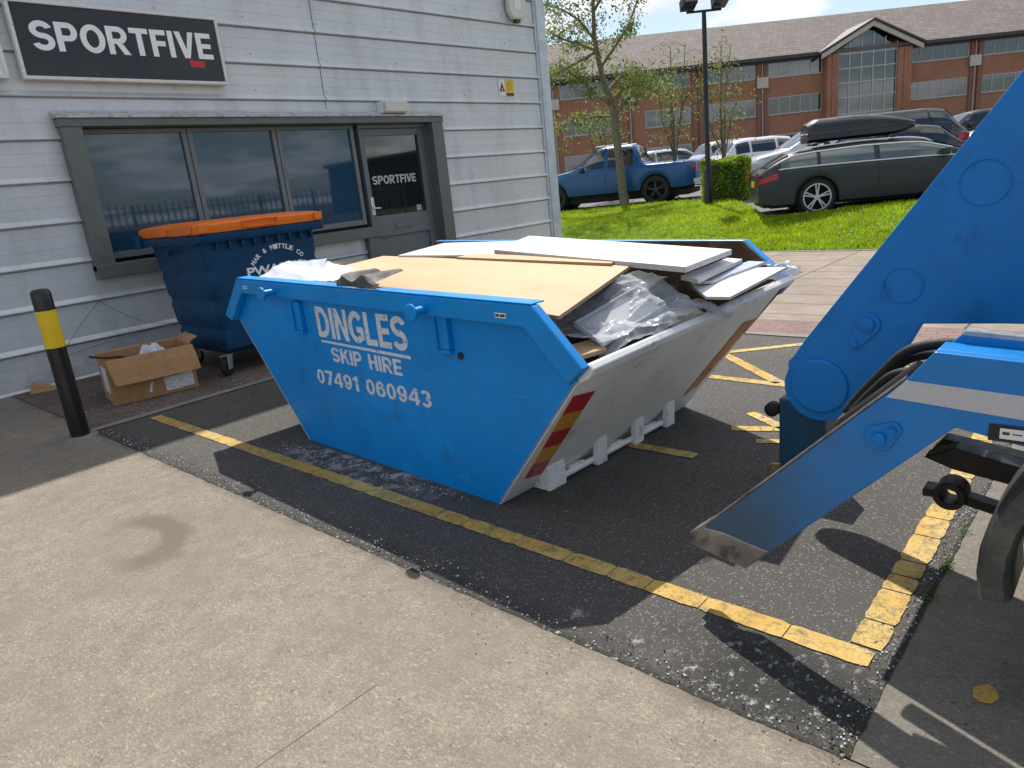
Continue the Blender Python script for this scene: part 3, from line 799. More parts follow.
s = thing('alarm_box', 'cream octagonal alarm box high near the corner of the unit', 'alarm box', (10.34, WY, 4.32))
m = MB(); o8 = [(-.13, 0), (.13, 0), (.22, .12), (.22, .40), (.12, .52), (-.12, .52), (-.22, .40), (-.22, .12)]
m.prism(o8, 'y', -.14, -.04); m.build('casing', MAT['alarm'], s, bevel=.025, seg=3)
m = MB(); m.box(-.06, .06, -.12, -.06, -.05, 0); m.build('strobe', MAT['black'], s)
m = MB(); m.box(-.09, .07, -.145, -.141, .15, .33); m.build('badge', MAT['white'], s)
s = thing('warning_sign', 'small white and yellow warning sign with black triangle by the corner trim', 'sign', (9.79, WY - .004, 3.09))
m = MB(); m.box(0, .165, -.006, 0, 0, .26); m.build('white_plate', MAT['white'], s)
m = MB(); m.box(.168, .385, -.008, 0, 0, .26); m.build('yellow_plate', MAT['signyellow'], s)
m = MB()
m.prism([(.015, .07), (.15, .07), (.083, .22)], 'y', -.009, -.0065); m.prism([(.18, .005), (.375, .005), (.375, .045), (.18, .045)], 'y', -.011, -.0085)
m.build('black_marks', MAT['black'], s)
m = MB(); m.prism([(.055, .085), (.112, .085), (.083, .15)], 'y', -.012, -.0095); m.build('triangle_centre', MAT['signyellow'], s)
m = MB()
for k in range(7):
    a = k * .9; m.lathe([(.018, -.0085), (.018, -.010)], (.275 + .05 * math.cos(a), 0, .15 + .05 * math.sin(a)), 'y', 10)
m.build('emblem', MAT['chevyel'], s)
s = thing('door_light', 'white oblong bulkhead light above the grey door', 'light', (7.09, WY, 2.80))
m = MB(); m.box(0, .43, -.20, -.148, 0, .155); m.build('diffuser', MAT['alarm'], s, bevel=.015)
m = MB(); m.box(-.012, .442, -.1475, 0, -.005, .16); m.build('casing', MAT['white'], s, bevel=.008)
# loose wires at the foot of the wall
m = MB()
m.tube([(2.73, 8.80, .815), (2.62, 8.79, .72), (2.45, 8.79, .56), (2.30, 8.80, .40), (2.22, 8.79, .36)], .003, 6)
m.tube([(2.73, 8.80, .815), (2.95, 8.78, .62), (3.15, 8.75, .48), (3.5, 8.7, .40), (3.7, 8.72, .36)], .0035, 6)
m.tube([(2.22, 8.79, .36), (2.3, 8.8, .3), (2.6, 8.8, .335), (2.9, 8.79, .36), (3.5, 8.77, .4)], .003, 6)
tag(m.build('loose_cable', MAT['wire']), 'thin grey cable hanging loose on the ribbed wall behind the cardboard box', 'cable')
# litter at the wall foot
m = MB()
m.hexa([(1.80, 8.60, .004), (2.06, 8.52, .004), (2.10, 8.72, .004), (1.86, 8.78, .004)], [(1.83, 8.62, .10), (1.98, 8.58, .07), (2.02, 8.70, .05), (1.88, 8.75, .11)])
tag(m.build('rubble_lump', MAT['card'], bevel=.01), 'brown scrap of crumpled card at the foot of the wall behind the bollard', 'litter')

# ------------------------------------------------------------------ bollard
b = thing('bollard', 'black bollard with a broad yellow band standing in front of the ribbed wall', 'bollard', (1.578, 6.33, 0))
m = MB(); m.lathe([(.070, 0), (.070, .745)], (0, 0, 0), n=40); m.build('post', MAT['black'], b, smooth=50)
m = MB(); m.lathe([(.0715, .745), (.0715, 1.035)], (0, 0, 0), n=40); m.build('yellow_band', MAT['yellowband'], b, smooth=50)
m = MB(); m.lathe([(.070, 1.035), (.070, 1.165), (.064, 1.185), (.045, 1.198), (0, 1.203)], (0, 0, 0), n=40); m.build('cap', MAT['black'], b, smooth=50)
m = MB(); m.lathe([(.13, .003), (.12, .012), (.082, .018)], (0, 0, 0), n=24); m.build('mortar_collar', MAT['kerb'], b)

# ------------------------------------------------------------------ wheelie bin
bn = thing('wheelie_bin', 'large navy four wheeled bin with orange lid below the windows', 'bin', (3.84, 7.66, 0))
def rrect(x0, x1, y0, y1, z, r, n=5):
    out = []
    for cx, cy, a0 in ((x1 - r, y1 - r, 0), (x0 + r, y1 - r, 90), (x0 + r, y0 + r, 180), (x1 - r, y0 + r, 270)):
        for k in range(n + 1):
            a = R(a0 + 90 * k / n); out.append((cx + r * math.cos(a), cy + r * math.sin(a), z))
    return out
ox, oy = -3.84, -7.66
def rr(x0, x1, y0, y1, z, r): return [(x + ox, y + oy, z_) for x, y, z_ in rrect(x0, x1, y0, y1, z, r)]
m = MB()
rg = [rr(3.26, 4.42, 7.03, 8.02, .22, .10)]
for z, i in ((.27, 0), (.42, 0), (.45, .014), (.49, .014), (.52, 0), (.72, 0), (.75, .014), (.79, .014), (.82, 0), (1.02, 0), (1.05, .014), (1.09, .014), (1.12, 0), (1.36, 0)):
    t = (z - .25) / 1.1
    rg.append(rr(3.235 - .045 * t + i, 4.445 + .045 * t - i, 6.98, 8.08 + .16 * t - i, z, .09))
m.rings(rg); m.build('body', MAT['binblue'], bn, smooth=40)
m = MB()
m.rings([rr(3.13, 4.57, 6.93, 8.33, 1.345, .05), rr(3.12, 4.58, 6.92, 8.34, 1.36, .05), rr(3.12, 4.58, 6.92, 8.34, 1.425, .05), rr(3.15, 4.55, 6.95, 8.31, 1.437, .05)])
m.build('rim', MAT['binblue'], bn, smooth=40)
m = MB()
for x in np.linspace(3.32, 4.40, 9):
    m = MB(); m.box(x - .008 + ox, x + .008 + ox, 6.925 + oy, 6.985 + oy, 1.27, 1.344); m.build('rim_rib', MAT['binblue'], bn, bevel=.003)
m = MB()
m.rings([rr(3.135, 4.565, 6.935, 8.33, 1.4385, .04), rr(3.13, 4.57, 6.93, 8.335, 1.452, .045), rr(3.13, 4.57, 6.93, 8.335, 1.515, .05),
         rr(3.15, 4.55, 6.95, 8.32, 1.535, .06), rr(3.22, 4.48, 7.02, 8.25, 1.548, .08), rr(3.35, 4.35, 7.2, 8.1, 1.562, .1)])
lid = m.build('lid', MAT['orange'], bn, smooth=40)
m = MB(); m.box(3.62 + ox, 4.02 + ox, 6.905 + oy, 6.929 + oy, 1.455, 1.47); m.box(3.62 + ox, 4.02 + ox, 6.905 + oy, 6.929 + oy, 1.515, 1.53)
m.box(3.62 + ox, 3.64 + ox, 6.907 + oy, 6.929 + oy, 1.47, 1.515); m.box(4.0 + ox, 4.02 + ox, 6.907 + oy, 6.929 + oy, 1.47, 1.515)
m.build('lid_grip', MAT['orange'], lid, bevel=.004)
for x in (3.15, 4.46):
    m = MB(); m.box(x + ox, x + .09 + ox, 6.90 + oy, 6.929 + oy, 1.45, 1.53); m.build('lid_corner', MAT['orange'], lid, bevel=.004)
for y in (7.0, 7.55):
    m = MB(); m.box(3.105 + ox, 3.129 + ox, y + oy, y + .16 + oy, 1.45, 1.53); m.build('lid_grip', MAT['orange'], lid, bevel=.004)
m = MB()
for x in (3.09, 4.565):
    m = MB(); m.lathe([(.028, 0), (.028, .07)], (x + ox, 7.6 + oy, 1.28), 'x', 16); m.build('trunnion', MAT['binblue'], bn, smooth=40)
m = MB(); m.box(3.08 + ox, 3.119 + ox, 8.22 + oy, 8.36 + oy, 1.33, 1.47); m.build('lid_hinge', MAT['binblue'], bn, bevel=.004)
# badge: lettering round an arc over a word
m = MB()
cx, cz, rad = 3.98, .84, .36
for i, ch in enumerate('MAR & MITTLE CO'):
    if ch == ' ': continue
    a = R(140 - i * 6.9)
    V, F = text_pts(ch, .042, .05, bold=.03)
    c_ = Vector((cx + rad * math.cos(a), 6.978, cz + rad * math.sin(a)))
    Mx = frame_m(c_ + Vector((ox, oy, 0)), (math.sin(a), 0, -math.cos(a)), (math.cos(a), 0, math.sin(a)))
    m.add([Mx @ (Vector(p) - Vector((.021, 0, 0))) for p in V], F)
m.build('arched_lettering', MAT['letters'], bn)
m = MB(); put_text(m, 'PWARKS', .66, .095, frame_m((3.60 + ox, 6.978 + oy, .955), (1, 0, 0), (0, 0, 1)), bold=.03)
m.build('logo_lettering', MAT['letters'], bn)
def caster(x, y, ang):
    c = MB(); Mz = Matrix.Translation((x + ox, y + oy, 0)) @ Matrix.Rotation(ang, 4, 'Z')
    c.box(-.05, .05, -.05, .05, .205, .22, Mz)
    for s_ in (-1, 1):
        v = [(-.04, s_ * .034, .205), (.05, s_ * .034, .205), (.02, s_ * .034, .075), (-.03 - .02, s_ * .034, .075)]
        c.hexa([Mz @ Vector(p) for p in v], [Mz @ (Vector(p) + Vector((0, s_ * .006, 0))) for p in v])
    co = c.build('caster', MAT['galv'], bn, bevel=.002)
    w = MB(); w.lathe([(.03, -.022), (.085, -.022), (.1, -.012), (.1, .012), (.085, .022), (.03, .022)], (0, 0, 0), 'y', 28)
    w.v = [tuple(Mz @ (Vector(p) + Vector((-.015, 0, .1)))) for p in w.v]
    w.build('wheel', MAT['rubber'], co, smooth=40)
for x, y, a in ((3.215, 7.03, .5), (4.40, 7.03, .3), (3.32, 7.98, .2), (4.36, 7.98, .1)): caster(x, y, a)

# ------------------------------------------------------------------ cardboard box
bx = thing('cardboard_box', 'open brown cardboard box with white labels on the pavement beside the bollard', 'box', (2.10, 7.04, .004), R(-9.5))
BW, BD, BH = .745, .52, .425
m = MB(); t_ = .006
m.box(0, BW, 0, t_, 0, BH); m.box(0, BW, BD - t_, BD, 0, BH); m.box(0, t_, t_, BD - t_, 0, BH); m.box(BW - t_, BW, t_, BD - t_, 0, BH); m.box(t_, BW - t_, t_, BD - t_, 0, .006)
body = m.build('box_body', MAT['card'], bx, bevel=.002)
def flap(p, q, d1, d2, corner=.03):
    """bent flap hinged on edge p-q, hanging by d1 then curling by d2"""
    m_ = MB(); p, q, d1, d2 = Vector(p), Vector(q), Vector(d1), Vector(d2)
    e = (q - p).normalized() * corner
    v = [p, q, q + d1 * .5 , p + d1 * .5, q + d1 * .95 + d2 - e * .2, p + d1 * .95 + d2 + e * .2, q + d1 + d2 - e, p + d1 + d2 + e]
    th = Vector((.0, -.004, .003))
    m_.hexa([v[0], v[1], v[2], v[3]], [a + th for a in (v[0], v[1], v[2], v[3])])
    m_.hexa([v[3], v[2], v[4], v[6], v[7], v[5]], [a + th for a in (v[3], v[2], v[4], v[6], v[7], v[5])])
    return m_.build('flap', MAT['card'], bx)
flap((.0, -.002, BH), (BW + .02, -.002, BH), (.02, -.085, -.20), (.0, -.01, -.035))
flap((0, BD, BH), (BW, BD, BH), (0, .12, .02), (0, .06, -.03))
flap((0, BD - .02, BH), (0, .02, BH), (.11, 0, -.14), (.02, 0, -.03))
flap((BW, .02, BH), (BW, BD - .02, BH), (.06, 0, .07), (.03, 0, -.01))
m = MB(); m.tube([(-.075, .26, BH + .03), (.02, .10, BH + .018), (.16, -.005, BH + .012)], .011, 8); m.build('torn_edge', MAT['black'], bx)
m = MB(); m.box(.45, .60, -.004, -.001, .03, .165); m.box(.60, .71, -.0045, -.001, .035, .175)
m.build('shipping_label', MAT['labelm'], bx)
m = MB(); m.box(-.004, -.001, .10, .34, .10, .345); m.build('shipping_label', MAT['labelm'], bx)
m = MB(); m.prism([(.30, .06), (.325, .05), (.335, .11), (.36, .15), (.33, .14)], 'y', -.004, -.001); m.build('tape_scrap', MAT['white'], bx)
m = MB()
def lump(u, v):
    return (.30 + .30 * u + .01 * math.sin(9 * v), .12 + .26 * v, .34 + .13 * math.sin(math.pi * u) * math.sin(math.pi * v) + .025 * math.sin(17 * u + 5 * v))
m.grid(lump, 10, 10)
o = m.build('packing_film', MAT['film2'], None, loc=(2.10, 7.04, .004), rotz=R(-9.5)); tag(o, 'crumpled clear packing film poking out of the cardboard box', 'packaging')

# ------------------------------------------------------------------ skip
SK = (2.377, 2.43, 0.0); SR = R(-2.655)
skM = Matrix.Translation(SK) @ Matrix.Rotation(SR, 4, 'Z')
sk = thing('skip', 'blue and grey steel builders skip full of boards lettered DINGLES SKIP HIRE', 'skip', SK, SR)
near = [(0, .004), (1.94, .004), (2.70, .845), (2.47, 1.10), (-.40, 1.035), (-.605, .755)]
far = [(0, .004), (1.94, .004), (2.74, .87), (2.46, 1.13), (-.44, 1.09), (-.69, .85)]
m = MB(); m.prism(near, 'x', 0, .008); m.build('side_panel', MAT['skipblue'], sk)
m = MB(); m.prism(far, 'x', 1.80, 1.808); m.build('side_panel', MAT['skipblue'], sk)
m = MB(); m.prism([(0, .02), (1.92, .02), (2.70, .87), (2.46, 1.184), (-.453, 1.130), (-.735, .885)], 'x', 1.785, 1.797); m.prism(near, 'x', .011, .017); m.build('inner_lining', MAT['rust'], sk)
def rim(outer, inner, xa, xb, yo=0):
    r = MB(); r.prism(outer + inner, 'x', xa, xb); return r.build('rim', MAT['rim'], sk, bevel=.008)
rim([(-.679, .822), (-.415, 1.083), (2.484, 1.150), (2.797, .872), (2.70, .825)][:4], [(2.70, .83), (2.448, 1.048), (-.348, .982), (-.588, .742)], -.055, -.001)
rim([(-.745, .885), (-.455, 1.132), (2.47, 1.185), (2.80, .905)], [(2.72, .86), (2.44, 1.085), (-.40, 1.035), (-.665, .80)], 1.7985, 1.865)
# top capping that folds over the side
m = MB(); m.hexa([(-.05, -.41, 1.0845), (.04, -.41, 1.0845), (.04, 2.48, 1.1515), (-.05, 2.48, 1.1515)], [(-.05, -.41, 1.092), (.04, -.41, 1.092), (.04, 2.48, 1.159), (-.05, 2.48, 1.159)])
m.build('rim_cap', MAT['rim'], sk, bevel=.003)
# sloped ends and floor
m = MB()
m.hexa([(.0, -.004, .004), (1.80, -.004, .004), (1.80, -.70, .855), (.0, -.602, .745)], [(.0, .010, .012), (1.80, .010, .012), (1.80, -.686, .861), (.0, -.588, .752)])
m.build('end_panel', MAT['skipgrey'], sk)
m = MB(); m.hexa([(.01, .014, .013), (1.79, .014, .013), (1.79, -.681, .863), (.01, -.583, .754)], [(.01, .018, .015), (1.79, .018, .015), (1.79, -.677, .865), (.01, -.579, .756)])
m.hexa([(.01, 1.93, .01), (1.79, 1.93, .01), (1.79, 2.70, .86), (.01, 2.66, .835)], [(.01, 1.92, .012), (1.79, 1.92, .012), (1.79, 2.69, .865), (.01, 2.65, .84)])
m.box(.02, 1.78, .02, 1.92, .012, .02); m.build('inner_lining', MAT['rust'], sk)
m = MB(); m.hexa([(.0, 1.944, .004), (1.80, 1.944, .004), (1.80, 2.745, .872), (.0, 2.702, .845)], [(0, 1.934, .008), (1.8, 1.934, .008), (1.8, 2.735, .876), (0, 2.69, .85)])
m.build('end_panel', MAT['skipgrey'], sk)
m = MB(); m.box(.01, 1.79, .0, 1.94, .002, .011); m.build('floor_plate', MAT['skipgrey'], sk)
# folded lip along the low end
def lip(sec_n, sec_f, xa=.0, xb=1.80):
    n = [(xa, y, z) for y, z in sec_n]; f_ = [(xb, y, z) for y, z in sec_f]
    return MB().hexa(n, f_)
lip([(-.604, .735), (-.660, .765), (-.690, .808), (-.668, .832), (-.585, .80)], [(-.694, .845), (-.75, .872), (-.775, .905), (-.755, .925), (-.675, .90)], .0, 1.80).build('end_lip', MAT['skiplip'], sk, bevel=.006)
lip([(2.66, .84), (2.76, .85), (2.79, .88), (2.70, .89)], [(2.70, .86), (2.80, .88), (2.82, .91), (2.74, .92)]).build('end_lip', MAT['skiplip'], sk, bevel=.006)
# lifting lugs with gussets
for y, z in ((1.93, 1.075), (.335, 1.032)):
    m = MB(); m.lathe([(.022, .0), (.022, -.085), (.045, -.087), (.047, -.098), (.040, -.104)], (-.055, y, z), 'x', 24)
    m.build('lifting_lug', MAT['rim'], sk, smooth=40)
for y in (1.74, .26):
    m = MB(); m.box(-.030, -.001, y - .045, y + .045, .82, 1.01); m.box(-.045, -.031, y + .03, y + .045, .82, 1.01); m.box(-.036, -.0, y - .05, y + .05, .80, .819)
    m.build('gusset', MAT['skipblue'], sk, bevel=.004)
m = MB(); m.lathe([(.012, -.0), (.02, -.004), (.02, -.008), (.010, -.009)], (0, .163, .79), 'x', 16); m.build('drain_plug', MAT['black'], sk)
# lettering
def side_text(txt, y0, y1, z0, z1, z0r, **k):
    """letters on the near side between y0 (left) and y1; the baseline falls from z0 to z0r"""
    V, F = block_pts(txt, 1, 1)
    pts = [(-.0015 - z, y0 + (y1 - y0) * x, z0 + (z0r - z0) * x + (z1 - z0) * y) for x, y, z in V]
    cut = None
    if ' ' in txt:      # widest gap between letters = the space
        xs_ = sorted(set(np.round(V[:, 0], 4))); gaps = []
        for f in F: gaps.append((min(V[i][0] for i in f), max(V[i][0] for i in f)))
        gaps.sort(); hi = gaps[0][1]; best = 0
        for a, b in gaps:
            if a - hi > best: best, cut = a - hi, (a + hi) / 2
            hi = max(hi, b)
    groups = [F] if cut is None else [[f for f in F if V[f[0]][0] < cut], [f for f in F if V[f[0]][0] >= cut]]
    for g in groups:
        mb = MB()
        for f in g: mb.add([pts[i] for i in f], [tuple(range(len(f)))])
        mb.build('lettering', MAT['skipletters'], sk, fix=False)
side_text('DINGLES', 1.545, .60, .787, .985, .770, bold=.030, thick=.0015)
side_text('SKIP HIRE', 1.43, .69, .632, .728, .620, bold=.032, thick=.0015)
side_text('07491 060943', 1.665, .46, .462, .560, .462, bold=.032, thick=.0015)
m = MB()
def ul(u, v): return (-.0028, 1.525 - .935 * u, .760 - .022 * u - .012 * math.sin(math.pi * u) * 0 + (.014 + .006 * u) * (v - .5))
m.grid(ul, 12, 1); m.build('underline', MAT['skipletters'], sk)
m = MB(); m.box(-.0570, -.0555, -.25, -.18, 1.018, 1.042); m.build('sticker', MAT['white'], sk)
m = MB(); m.box(-.0570, -.0555, 2.33, 2.39, 1.083, 1.103); m.build('sticker', MAT['white'], sk)
m = MB(); m.box(-.0585, -.0572, -.208, -.185, 1.024, 1.036); m.box(-.0585, -.0572, -.245, -.215, 1.024, 1.036)
m.box(-.0585, -.0572, 2.34, 2.38, 1.090, 1.096); m.build('sticker_print', MAT['gutter'], sk)
# marker boards on the sloped end, following its plane
def endp(x, t, o=0.003):
    """point on the end panel: x across, t up the slope 0..1, o out of the surface"""
    y = -.004 + (-.602 - .098 * x / 1.8 + .004) * t; z = .004 + (.741 + .11 * x / 1.8) * t
    nrm = Vector((0, -.78, -.62)); p = Vector((x, y, z)) + nrm * o
    return tuple(p)
tb, tt = .165, .86
k5 = np.linspace(tb, tt, 6)
for i in range(5):
    a, c = k5[i], k5[i + 1]
    xa0, xa1 = .085 - .05 * (a - tb) / .7, .235 - .02 * (a - tb) / .7
    xc0, xc1 = .085 - .05 * (c - tb) / .7, .235 - .02 * (c - tb) / .7
    sk_ = -.028
    q = [(xa0, max(a - sk_ * .9, .1)), (xa1, a + sk_ * .9), (xc1, min(c + sk_ * .9, .93)), (xc0, c - sk_ * .9)]
    m = MB(); m.hexa([endp(x, t, .001) for x, t in q], [endp(x, t, .004) for x, t in q])
    m.build('marker_board', MAT['chevred' if i % 2 == 0 else 'chevyel'], sk)
m = MB(); q = [(1.57, .19), (1.70, .24), (1.765, .78), (1.60, .80)]
m.hexa([endp(x, t, .001) for x, t in q], [endp(x, t, .004) for x, t in q]); m.build('marker_board', MAT['chevrust'], sk)
# feet: channel blocks with a tipping bar between them
FX = [(.345, .10, .145), (.715, .09, .18), (1.085, .09, .175), (1.43, .09, .17)]
for i, (x, w, h) in enumerate(FX):
    m = MB()
    if i == 0: m.prism([(-.004, .004), (-.125, .004), (-.125, h), (-.10, h)], 'x', x - .09, x + .05)
    else: m.prism([(-.088, .004), (-.128, .004), (-.138, h), (-.118, h + .003), (-.10, .12)], 'x', x - w / 2, x + w / 2)
    m.build('foot', MAT['skiplip'], sk, bevel=.004)
m = MB(); m.tube([(.39, -.09, .035), (1.48, -.09, .035)], .019, 14); m.build('tipping_bar', MAT['skiplip'], sk, smooth=40)
m = MB()
for x in (.53, .90, 1.26):
    m = MB(); m.hexa([(x - .06, -.02, .03), (x + .06, -.02, .03), (x + .06, -.09, .055), (x - .06, -.09, .055)], [(x - .06, -.02, .04), (x + .06, -.02, .04), (x + .06, -.09, .065), (x - .06, -.09, .065)]); m.build('bar_bracket', MAT['skiplip'], sk)

# ------------------------------------------------------------------ what lies in the skip
def in_skip(mb, name, mats, label, cat, group=None, **k):
    c = np.mean(np.array(mb.v), axis=0); c[2] = np.array(mb.v)[:, 2].min()
    mb.v = [tuple(np.array(p) - c) for p in mb.v]
    o = mb.build(name, mats, None, loc=tuple(skM @ Vector(c)), rotz=SR, **k)
    return tag(o, label, cat, group)
def board(poly, th, top, edge):
    b_ = MB(); n = len(poly); lo = [(x, y, z - th) for x, y, z in poly]
    b_.mi = 0; b_.add(list(poly), [tuple(range(n))]); b_.mi = 1
    b_.add(lo, [tuple(range(n))[::-1]]); b_.add(lo + list(poly), [(i, (i + 1) % n, n + (i + 1) % n, n + i) for i in range(n)])
    return b_
in_skip(board([(.075, -.455, 1.015), (.80, -.335, 1.130), (.90, 2.0, 1.178), (.42, 2.02, 1.148), (.10, 1.25, 1.118)], .018, 0, 1), 'chipboard_sheet', [MAT['chip'], MAT['chipedge']],
        'large tan chipboard sheet lying on top of the skip behind its lettering', 'board', bevel=.0015)
in_skip(board([(.77, -.235, 1.146), (.87, -.20, 1.152), (.97, 1.05, 1.180), (.85, 1.10, 1.172)], .016, 0, 1), 'chipboard_strip', [MAT['chip'], MAT['chipedge']],
        'narrow tan chipboard strip between the large tan sheet and the white panels', 'board', bevel=.0015)
in_skip(board([(.99, .88, 1.20), (.73, -.705, 1.135), (1.40, -.59, 1.13), (1.57, 1.10, 1.225)], .028, 0, 1), 'laminate_board', [MAT['whiteboard'], MAT['boardedge']],
        'big thick white panel with a swollen edge, topmost at the back of the skip', 'panel', bevel=.003)
in_skip(board([(.87, 1.77, 1.185), (.90, 1.20, 1.178), (1.02, .80, 1.165), (1.74, 1.35, 1.172), (1.74, 2.28, 1.172)], .016, 0, 1), 'laminate_board', [MAT['whiteboard'], MAT['boardedge']],
        'white panel at the back left of the skip in front of the grey door', 'panel', bevel=.0015)
in_skip(board([(.87, -.59, 1.068), (1.46, -.53, 1.075), (1.50, -.60, 1.062), (.85, -.70, 1.055)], .020, 0, 1), 'white_plank', [MAT['whiteboard'], MAT['boardedge']],
        'narrow white plank between the thick white panel and the low white board', 'plank', bevel=.0015)
in_skip(board([(.95, -.60, 1.030), (1.58, -.60, 1.040), (1.62, -.68, 1.030), (1.0, -.69, 1.022)], .016, 0, 1), 'blue_white_plank', [M_('bluish_laminate', (.42, .47, .58), .3), MAT['boardedge']],
        'narrow bluish white plank just under the white plank near the rusty corner', 'plank', bevel=.0015)
in_skip(board([(1.00, -.57, 1.000), (1.44, -.63, 1.022), (1.62, -.80, 1.000), (.765, -.915, .992), (.75, -.80, .992)], .014, 0, 1), 'white_shelf', [MAT['whiteboard'], MAT['boardedge']],
        'lowest white board jutting over the low grey end of the skip', 'board', bevel=.0015)
in_skip(board([(.12, -.38, .845), (.30, -.42, .85), (.27, -.56, .83), (.05, -.52, .83)], .02, 0, 1), 'chipboard_offcut', [MAT['chip'], MAT['chipedge']],
        'small tan offcut in the near corner of the skip below the clear plastic', 'board', bevel=.002)
# dark debris the boards rest on, so nothing hovers
m = MB()
def heap(u, v):
    x, y = .04 + 1.72 * u, -.36 + 2.6 * v
    e = min(1, 8 * min(u, 1 - u)) * min(1, 8 * min(v, 1 - v))
    z = .62 + .06 * x + .34 * e * (.75 + .25 * math.sin(7 * u + 3 * v) * math.cos(6 * v)) + random.uniform(-.02, .02)
    if y < -.1: z = min(z, .72 + .25 * (y + .36))
    return (x, y, z)
m.grid(heap, 26, 36)
o = in_skip(m, 'rubbish_heap', MAT['underbody'], 'dark heap of rubbish filling the skip under the boards', 'rubbish', smooth=20)

def crumple(corners, n, amp, seed):
    """sheet between four corners with sharp random folds"""
    r = np.random.default_rng(seed); A, B, C_, D_ = [np.array(c, float) for c in corners]
    K = [(r.normal(size=2) * f, r.uniform(0, 6.28), amp * 1.6 / f ** .9) for f in (2, 3, 5, 8, 13, 22) for _ in range(2)]
    nrm = np.cross(B - A, D_ - A); nrm /= np.linalg.norm(nrm)
    if nrm[2] < 0: nrm = -nrm
    def fn(u, v):
        p = A * (1 - u) * (1 - v) + B * u * (1 - v) + C_ * u * v + D_ * (1 - u) * v
        h = sum(a * (1 - 2 * abs(math.sin(k[0] * u + k[1] * v + ph))) for k, ph, a in K)
        s = sum(a * math.cos(2 * (k[1] * u - k[0] * v + ph)) for k, ph, a in K[::2])
        return tuple(p + nrm * h + np.array([.3, .3, 0]) * s)
    return MB().grid(fn, n, n)
m = crumple([(.17, -.60, .87), (.82, -.75, .955), (.80, -.39, 1.135), (.20, -.16, .965)], 60, .022, 5)
for s_, cs in ((8, [(.20, -.58, .83), (.62, -.74, .93), (.70, -.45, 1.07), (.36, -.30, .95)]), (9, [(.66, -.70, .98), (1.0, -.84, .89), (.97, -.76, .90), (.74, -.62, 1.0)])):
    k = crumple(cs, 30, .020, s_); m.add(k.v, k.f)
in_skip(m, 'plastic_sheeting', MAT['film'], 'crumpled clear plastic sheeting bulging over the low grey end of the skip', 'plastic sheet', smooth=24)
m = MB()
def tray(o, u, v, w, h, d):
    o, u, v = Vector(o), Vector(u).normalized(), Vector(v); v = (v - u * v.dot(u)).normalized(); n = u.cross(v)
    Mx = Matrix(((u.x, v.x, n.x, o.x), (u.y, v.y, n.y, o.y), (u.z, v.z, n.z, o.z), (0, 0, 0, 1))); t = .008
    m.box(0, w, 0, h, 0, t, Mx)
    for a in ((0, w, 0, t), (0, w, h - t, h), (0, t, t, h - t), (w - t, w, t, h - t)): m.box(a[0], a[1], a[2], a[3], t + .0005, d, Mx)
tray((.26, -.545, .835), (.52, -.10, .13), (-.02, .25, .10), .44, .20, .03)
in_skip(m, 'plastic_tray', MAT['film3'], 'pale plastic tray showing through the clear crumpled sheeting', 'tray', bevel=.003)
m = crumple([(.03, 2.34, 1.155), (.06, 1.52, 1.135), (.30, 1.80, 1.235), (.28, 2.30, 1.235)], 40, .005, 12)
k = crumple([(.30, 1.80, 1.235), (.28, 2.30, 1.235), (.62, 2.30, 1.10), (.62, 1.80, 1.10)], 24, .005, 13); m.add(k.v, k.f)
k = crumple([(.06, 1.52, 1.135), (.16, 1.50, 1.13), (.60, 1.75, 1.11), (.30, 1.80, 1.235)], 20, .005, 14); m.add(k.v, k.f)
in_skip(m, 'plastic_bag', MAT['film2'], 'milky white plastic bag peaking over the left corner of the skip', 'plastic bag', smooth=30)
m = MB()
def flapf(u, v):
    x = .16 - .245 * u; y = 1.10 - .34 * v + .06 * math.sin(3 * u) - .10 * (u > .75) * (v - .5)
    z = 1.185 - .02 * u + .02 * math.sin(9 * v + 3 * u)
    if u > .70: z -= (u - .70) * .42 * (1 - 1.5 * abs(v - .35)); x = .16 - .245 * .70 - (u - .7) * .12
    return (x, y, z)
m.grid(flapf, 16, 12); in_skip(m, 'torn_sheet', MAT['greyfilm'], 'torn grey sheet hooked over the blue rim above the lettering', 'sheet', smooth=35)
m = crumple([(1.60, -.70, .96), (1.84, -.80, .93), (1.86, -.72, 1.02), (1.66, -.66, 1.02)], 12, .02, 21)
in_skip(m, 'plastic_scrap', MAT['film2'], 'small scrap of clear plastic caught on the far corner of the skip', 'plastic scrap', smooth=30)

# ------------------------------------------------------------------ skip lorry (rear lifting gear)
NX, FXX = 2.15, 3.15
lorry = thing('skip_lorry', 'blue skip lorry with its lifting arms reaching in from the right', 'lorry', (2.7, 0, 0))
OX = -2.7
def lp(poly, x0, x1, name, mat, parent=lorry, bevel=.006):
    return MB().prism(poly, 'x', x0 + OX, x1 + OX).build(name, mat, parent, bevel=bevel)
arm = lp([(1.147, .3185), (.503, .954), (.436, 1.041), (.235, 1.030), (-1.6, .99), (-1.6, .76), (.217, .800), (.376, .829), (.90, .288), (.985, .302)], NX, NX + .035, 'lifting_arm', MAT['armblue'], bevel=.004)
